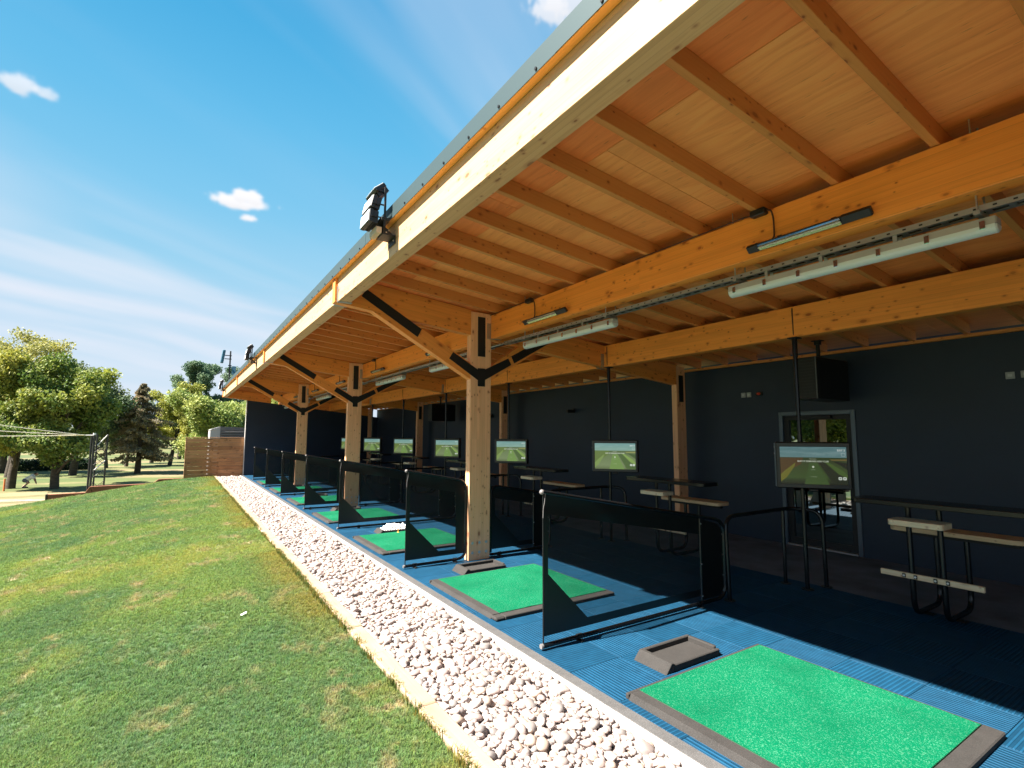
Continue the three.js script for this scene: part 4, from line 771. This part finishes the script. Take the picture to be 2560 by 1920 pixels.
{
  const T = {};
  T.oak = put(makeTree('oak_tree', 'bushy yellow green tree with thick trunk at the far left', 'tree', { seed: 5, H: 7.7, spread: 3.3, trunkR: .28, bare: .16, n: 30000, size: .20, puff: .95, c0: [.10, .15, .025], c1: [.32, .30, .05] }), -9.3, -48.2, 1, .4);
  T.oak2 = put(makeTree('oak_tree', 'bushy green tree left of the lattice mast, second trunk from the left', 'tree', { seed: 17, H: 7.6, spread: 3.0, trunkR: .27, bare: .16, n: 28000, size: .20, puff: .9, c0: [.09, .15, .028], c1: [.28, .29, .05], lean: .06 }), -6.75, -46.4, 1, 2.1);
  T.airy = put(makeTree('birch_tree', 'tall sparse pale yellow tree rising behind the left trees', 'tree', { seed: 41, H: 12.0, spread: 4.2, trunkR: .3, bare: .30, n: 10000, size: .19, puff: 1.0, c0: [.20, .21, .06], c1: [.36, .33, .09] }), -11.8, -60, 1, 1);
  T.dark = put(makeTree('dark_tree', 'dark green open tree behind the lattice mast', 'tree', { seed: 53, H: 8.4, spread: 3.7, trunkR: .32, bare: .22, n: 20000, size: .21, puff: .95, c0: [.05, .09, .04], c1: [.16, .18, .06] }), -7.7, -60.5, 1, 3);
  T.yellow = put(makeTree('maple_tree', 'yellow green tree just right of the brown conifer', 'tree', { seed: 67, H: 9.2, spread: 3.0, trunkR: .24, bare: .2, n: 22000, size: .20, puff: .95, c0: [.16, .19, .028], c1: [.38, .36, .06] }), -.6, -74, 1, .2);
  T.willow = put(makeTree('willow_tree', 'light green leafy tree above the left half of the fence', 'tree', { seed: 71, H: 5.6, spread: 2.8, trunkR: .22, bare: .12, n: 28000, size: .19, puff: 1.0, c0: [.14, .21, .045], c1: [.36, .37, .11] }), 2.3, -47, 1, .8);
  T.poplar = put(makeTree('poplar_tree', 'left one of three tall bluish trees behind the conifer and fence', 'tree', { seed: 83, H: 15, spread: 3.1, trunkR: .32, bare: .2, n: 20000, size: .24, puff: .95, c0: [.05, .11, .06], c1: [.15, .21, .11] }), .4, -92, 1, 0);
  const cl = (k, x, z, s, rot, label, sy) => { const c = dup(T[k], [0, 0, 0], label); return put(c, x, z, s, rot, sy); };
  cl('poplar', 4.1, -92, 1.0, 2.2, 'middle one of three tall bluish trees behind the fence'); cl('poplar', 8.6, -92, .97, 4, 'right one of three tall bluish trees, beside the roof end');
  cl('willow', 6.3, -50, 1.0, 2.9, 'bright green tree beside the navy end wall'); cl('willow', 4.2, -58, 1.05, 4.5, 'light green tree behind the plant housing');
  cl('dark', -6.3, -72, .62, 1.2, 'small dark tree with a thin trunk right of the mast'); cl('dark', -4.7, -74, .66, 4.1, 'small dark tree with a thin trunk left of the conifer');
  cl('yellow', 1.6, -70, .72, 2.4, 'small yellow green tree left of the fence'); cl('oak2', -13.5, -66, 1.05, 3.3, 'green tree behind the leftmost trunk, cut by the frame'); cl('dark', -2.6, -82, .8, .5, 'dark tree seen under and behind the conifer');
  // beyond the left of the frame, seen mirrored in the door
  for (const [k, x, z, s] of [['oak', -24, -19, 1.1], ['oak2', -27, -26, 1.15], ['oak', -33, -14, 1.2], ['oak2', -30, -34, 1.1], ['oak', -38, -24, 1.2], ['oak2', -24, -11, 1.0], ['oak', -26, -4, 1.05]]) cl(k, x, z, s, x * .7, 'bushy green tree out on the range left of the view').userData.group = 'trees left of the view';
  // brown conifer: whorls of drooping boughs
  const con = thing('conifer_tree', 'brownish grey conifer with drooping boughs in the middle distance', 'tree'), rc = mulberry(19), limbs = [sweep([V(0, -.3, 0), V(.05, 3, 0), V(0, 6, .05), V(.05, 8.6, 0)], (t) => .28 * (1 - .93 * t), 8, false)], bough = [];
  for (let y = 1.5; y < 8.4; y += .30) { const R = lerp(2.55, .3, Math.pow((y - 1.5) / 6.9, 2.1)) * (.75 + .4 * rc()), k = 6; for (let i = 0; i < k; i++) { const a = rc() * 6.283, l = R * (.65 + .5 * rc()), e = V(Math.cos(a) * l, y - l * .12 + (rc() - .5) * .3, Math.sin(a) * l), m = e.clone().multiplyScalar(.5).setY(y + .12); limbs.push(sweep([V(0, y, 0), m, e], (t) => .035 * (1 - .8 * t), 4, false)); bough.push([V(0, y, 0), m, e, l]); } }
  mesh('trunk', [mergeGeometries(limbs)], M.bark, con);
  const gc = leafGeo(77, 26000, .15, (r) => { const b = bough[Math.floor(r() * bough.length)], t = .18 + .85 * Math.pow(r(), .7), p = t < .5 ? b[0].clone().lerp(b[1], t * 2) : b[1].clone().lerp(b[2], t * 2 - 1), w = .10 + .22 * b[3] * .5; return [p.x + (r() - .5) * w * 1.6, p.y - r() * .22 + .05, p.z + (r() - .5) * w * 1.6, 0]; }, (r, p) => { const t = clamp(vnoise(p[0] * 1.4 + 9, p[1] * 1.2 + p[2] + 30) + (r() - .5) * .6), q = .75 + .5 * r(); return [lerp(.15, .40, t) * q, lerp(.145, .30, t) * q, lerp(.085, .17, t) * q]; });
  mesh('crown', [gc], mLeaf, con).geometry = gc; put(con, -2.95, -60.3, 1, .3);
  // far wood, one mass
  const r = mulberry(91), clump = []; for (let i = 0; i < 240; i++) clump.push([-120 + r() * 240, 1.2 + r() * 3.4, -132 - r() * 22, 1.6 + r() * 2.2]);
  const gw = leafGeo(92, 26000, .9, (q) => { const c = clump[Math.floor(q() * clump.length)], u = Math.pow(q(), .45) * c[3], a = q() * 6.283, b = Math.acos(2 * q() - 1); return [c[0] + u * Math.sin(b) * Math.cos(a) * 1.5, c[1] - 1 + u * Math.cos(b), c[2] + u * Math.sin(b) * Math.sin(a), 0]; }, (q, p) => { const t = clamp(vnoise(p[0] * .12 + 5, p[1] * .2 + 3) + (q() - .5) * .5), k = .8 + .4 * q(); return [lerp(.03, .085, t) * k, lerp(.055, .11, t) * k, lerp(.02, .035, t) * k]; });
  const far = new THREE.Mesh(gw, mLeaf); far.name = 'far_wood'; far.castShadow = true; far.userData = { kind: 'stuff', label: 'distant wood closing off the fairway', category: 'wood' }; scene.add(far);
  // low hedge behind the left trunks
  const hg = leafGeo(95, 5000, .3, (q) => { const t = q(), x = -22 + 15 * t, u = q() * 6.28; return [x, -1.4 + .62 * Math.sin(u) * Math.pow(q(), .4), -69 - .4 * Math.cos(u), 0]; }, (q) => { const k = .7 + .6 * q(); return [.022 * k, .05 * k, .022 * k]; });
  const hedge = new THREE.Group(); hedge.name = 'hedge'; tag(hedge, 'low dark hedge behind the left tree trunks', 'hedge'); scene.add(hedge); mesh('foliage', [hg], mLeaf, hedge).geometry = hg;
}
// ------------------------------------------------------------------ mast, ropes, path, person, scraps
{
  const z = -39.9, x = -4.07, o = thing('lattice_mast', 'dark lattice net mast standing beyond the sleeper wall', 'mast', [x, -2, z]);
  for (const [a, b, r] of [[-.24, 0, .055], [-.09, .25, .06], [.0, -.2, .045], [.52, .0, .045]]) mesh('leg', [cyl(r, a > .3 ? 3.62 : 3.72, a, 1.85, b, 'y', 8)], M.black, o);
  const br = []; for (let y = .3; y < 3.2; y += .75) br.push(pipe([[-.09, y, .2], [.52, y + .6, 0]], .014, .01, 5), pipe([[.52, y, 0], [-.09, y + .6, .2]], .014, .01, 5), pipe([[-.24, y, 0], [0, y + .55, -.2]], .014, .01, 5), pipe([[0, y, -.2], [.52, y + .5, 0]], .014, .01, 5));
  mesh('brace', br, M.black, o);
  mesh('pale_strut', [pipe([[.06, 3.02, .05], [.53, 3.66, 0]], .03, .01, 6), pipe([[.02, 1.55, .1], [.5, 2.1, 0]], .035, .01, 6), pipe([[.2, .12, .1], [.45, .55, 0]], .04, .01, 6)], M.hvacLight, o);
  mesh('head', [cyl(.07, .12, -.09, 3.70, .25, 'y', 8), pipe([[-.5, 3.62, .25], [-.1, 3.62, .25]], .03, .01, 6)], M.hvacLight, o);
  const top = [x - .5, 1.62, z + .25];
  for (const [e, l] of [[[-12.2, 2.95, -35.3], 'highest of three pale ropes running left from the lattice mast'], [[-12.2, 2.23, -36.1], 'middle of three pale ropes running left from the lattice mast'], [[-12.2, 1.62, -37.4], 'lowest of three pale ropes running left from the lattice mast']]) { const m = [(top[0] + e[0]) / 2, (top[1] + e[1]) / 2 - .12, (top[2] + e[2]) / 2]; const P = new THREE.QuadraticBezierCurve3(V(...top), V(...m), V(...e)).getPoints(14); const t = mesh('rope', [sweep(P, .021, 6)], M.rope); tag(t, l, 'rope', 'ropes of the lattice mast'); }
  const pts = []; for (let i = 0; i <= 30; i++) pts.push([lerp(-34, -3, i / 30), -1.985, -40.5 + 1.2 * Math.sin(i * .25) + .04 * i]);
  const g = new THREE.BufferGeometry(), p = [], ix = [], uv = []; pts.forEach((q, i) => { const w = .55 + .25 * vnoise(i * .8, 3); p.push(q[0], q[1], q[2] - w, q[0], q[1], q[2] + w); uv.push(q[0], 0, q[0], 1); if (i) { const a = i * 2; ix.push(a - 2, a - 1, a, a, a - 1, a + 1); } }); g.setAttribute('position', new THREE.Float32BufferAttribute(p, 3)); g.setAttribute('uv', new THREE.Float32BufferAttribute(uv, 2)); g.setIndex(ix); g.computeVertexNormals();
  struct(mesh('path', g, std(.42, .33, .22, .95, { map: tConc, side: THREE.DoubleSide })), 'pale sandy path crossing the fairway beyond the lawn', 'path');
  const mk = thing('marker_post', 'short orange marker post by the leftmost tree trunk', 'post', [-9.2, -2, -46.2]); mesh('post', [cyl(.05, .75, 0, .37, 0, 'y', 8)], std(.55, .14, .04, .6), mk); mesh('cap', [cyl(.055, .05, 0, .77, 0, 'y', 8)], std(.62, .2, .08, .6), mk);
  const sc = thing('paper_scrap', 'small white scrap lying on the lawn', 'litter', [.62, bankY(.62, -5.55) + .02, -5.55]); { const q = new THREE.PlaneGeometry(.048, .026, 6, 3); q.rotateX(-1.35); const a = q.attributes.position; for (let i = 0; i < a.count; i++) a.setY(i, a.getY(i) + .008 * Math.sin(a.getX(i) * 70)); q.computeVertexNormals(); mesh('paper', [q.toNonIndexed()], std(.85, .85, .85, .7, { side: THREE.DoubleSide }), sc); }
}
// person bending down far out on the fairway
function blob(bones, half, res, center) {                // tapered capsules joined smoothly, meshed
  const mc = new MarchingCubes(res, M.white, false, false, 60000), s = half * 2 / res; mc.isolation = 0;
  const cap = (p, a, b, ra, rb) => { const ab = b.clone().sub(a), t = clamp(p.clone().sub(a).dot(ab) / ab.lengthSq()); return p.distanceTo(a.clone().addScaledVector(ab, t)) - lerp(ra, rb, t); };
  const sm = (a, b, k) => { const h = clamp(.5 + .5 * (b - a) / k); return lerp(b, a, h) - k * h * (1 - h); };
  for (let k = 0; k < res; k++) for (let j = 0; j < res; j++) for (let i = 0; i < res; i++) { const p = V((i - res / 2) * s, (j - res / 2) * s, (k - res / 2) * s).add(center); let d = 9; for (const b of bones) d = sm(d, cap(p, b[0], b[1], b[2], b[3]), .035); mc.field[i + j * res + k * res * res] = -d; }
  mc.update(); const n = mc.count, g = new THREE.BufferGeometry(), P = mc.positionArray.slice(0, n * 3), N = mc.normalArray.slice(0, n * 3);
  for (let i = 0; i < n; i++) { P[i * 3] = P[i * 3] * half + center.x; P[i * 3 + 1] = P[i * 3 + 1] * half + center.y; P[i * 3 + 2] = P[i * 3 + 2] * half + center.z; }
  g.setAttribute('position', new THREE.BufferAttribute(P, 3)); g.setAttribute('normal', new THREE.BufferAttribute(N, 3)); g.setAttribute('uv', new THREE.BufferAttribute(new Float32Array(n * 2), 2)); return g;
}
{
  const o = thing('person', 'person in white shirt and grey shorts bending down by the left trunk', 'person', [-8.55, -2, -48.4]); const c = V(.1, .5, 0);
  const hip = V(-.05, .52, 0), sh = V(.32, .78, 0), kn = [V(.12, .36, .1), V(.1, .34, -.1)], an = [V(-.06, .08, .11), V(-.16, .08, -.11)], to = [V(.1, .03, .12), V(0, .03, -.12)], el = [V(.44, .55, .17), V(.42, .56, -.17)], ha = [V(.52, .32, .1), V(.5, .34, -.1)], hd = V(.47, .90, 0);
  const body = [[hip, sh, .12, .13], [sh, hd, .06, .06], [hd, hd.clone().add(V(.03, .02, 0)), .095, .09]];
  for (const k of [0, 1]) { const s = k ? -1 : 1; body.push([hip.clone().add(V(0, 0, .08 * s)), kn[k], .085, .06], [kn[k], an[k], .058, .04], [an[k], to[k], .04, .03], [sh.clone().add(V(0, 0, .15 * s)), el[k], .05, .042], [el[k], ha[k], .04, .028], [ha[k], ha[k].clone().add(V(.03, -.07, 0)), .03, .02]); }
  mesh('body', [blob(body, .62, 56, c)], std(.42, .24, .16, .6), o);
  mesh('shirt', [blob([[hip.clone().add(V(.04, .04, 0)), sh, .145, .155], [sh.clone().add(V(0, 0, .14)), el[0].clone().lerp(sh, .45).add(V(0, 0, .06)), .075, .07], [sh.clone().add(V(0, 0, -.14)), el[1].clone().lerp(sh, .45).add(V(0, 0, -.06)), .075, .07]], .62, 48, c)], std(.72, .70, .72, .8), o);
  mesh('shorts', [blob([[hip.clone().add(V(-.02, -.01, 0)), hip.clone().add(V(.03, .02, 0)), .15, .14], [hip.clone().add(V(0, 0, .08)), kn[0].clone().lerp(hip, .3), .11, .09], [hip.clone().add(V(0, 0, -.08)), kn[1].clone().lerp(hip, .3), .11, .09]], .62, 48, c)], std(.12, .13, .18, .8), o);
  mesh('hair', [blob([[hd.clone().add(V(-.02, .035, 0)), hd.clone().add(V(-.03, .02, 0)), .1, .09]], .62, 48, c)], std(.03, .02, .015, .8), o);
  mesh('shoe', [blob([[an[0].clone().add(V(-.02, -.04, 0)), to[0].clone().add(V(.02, 0, 0)), .05, .042], [an[1].clone().add(V(-.02, -.04, 0)), to[1].clone().add(V(.02, 0, 0)), .05, .042]], .62, 48, c)], std(.1, .1, .1, .7), o);
}

// ------------------------------------------------------------------ render
const renderer = new THREE.WebGLRenderer({ antialias: true });
renderer.shadowMap.enabled = true;
renderer.toneMapping = THREE.LinearToneMapping; renderer.toneMappingExposure = EXPOSURE;
renderer.setSize(1024, 768);
renderer.render(scene, camera);
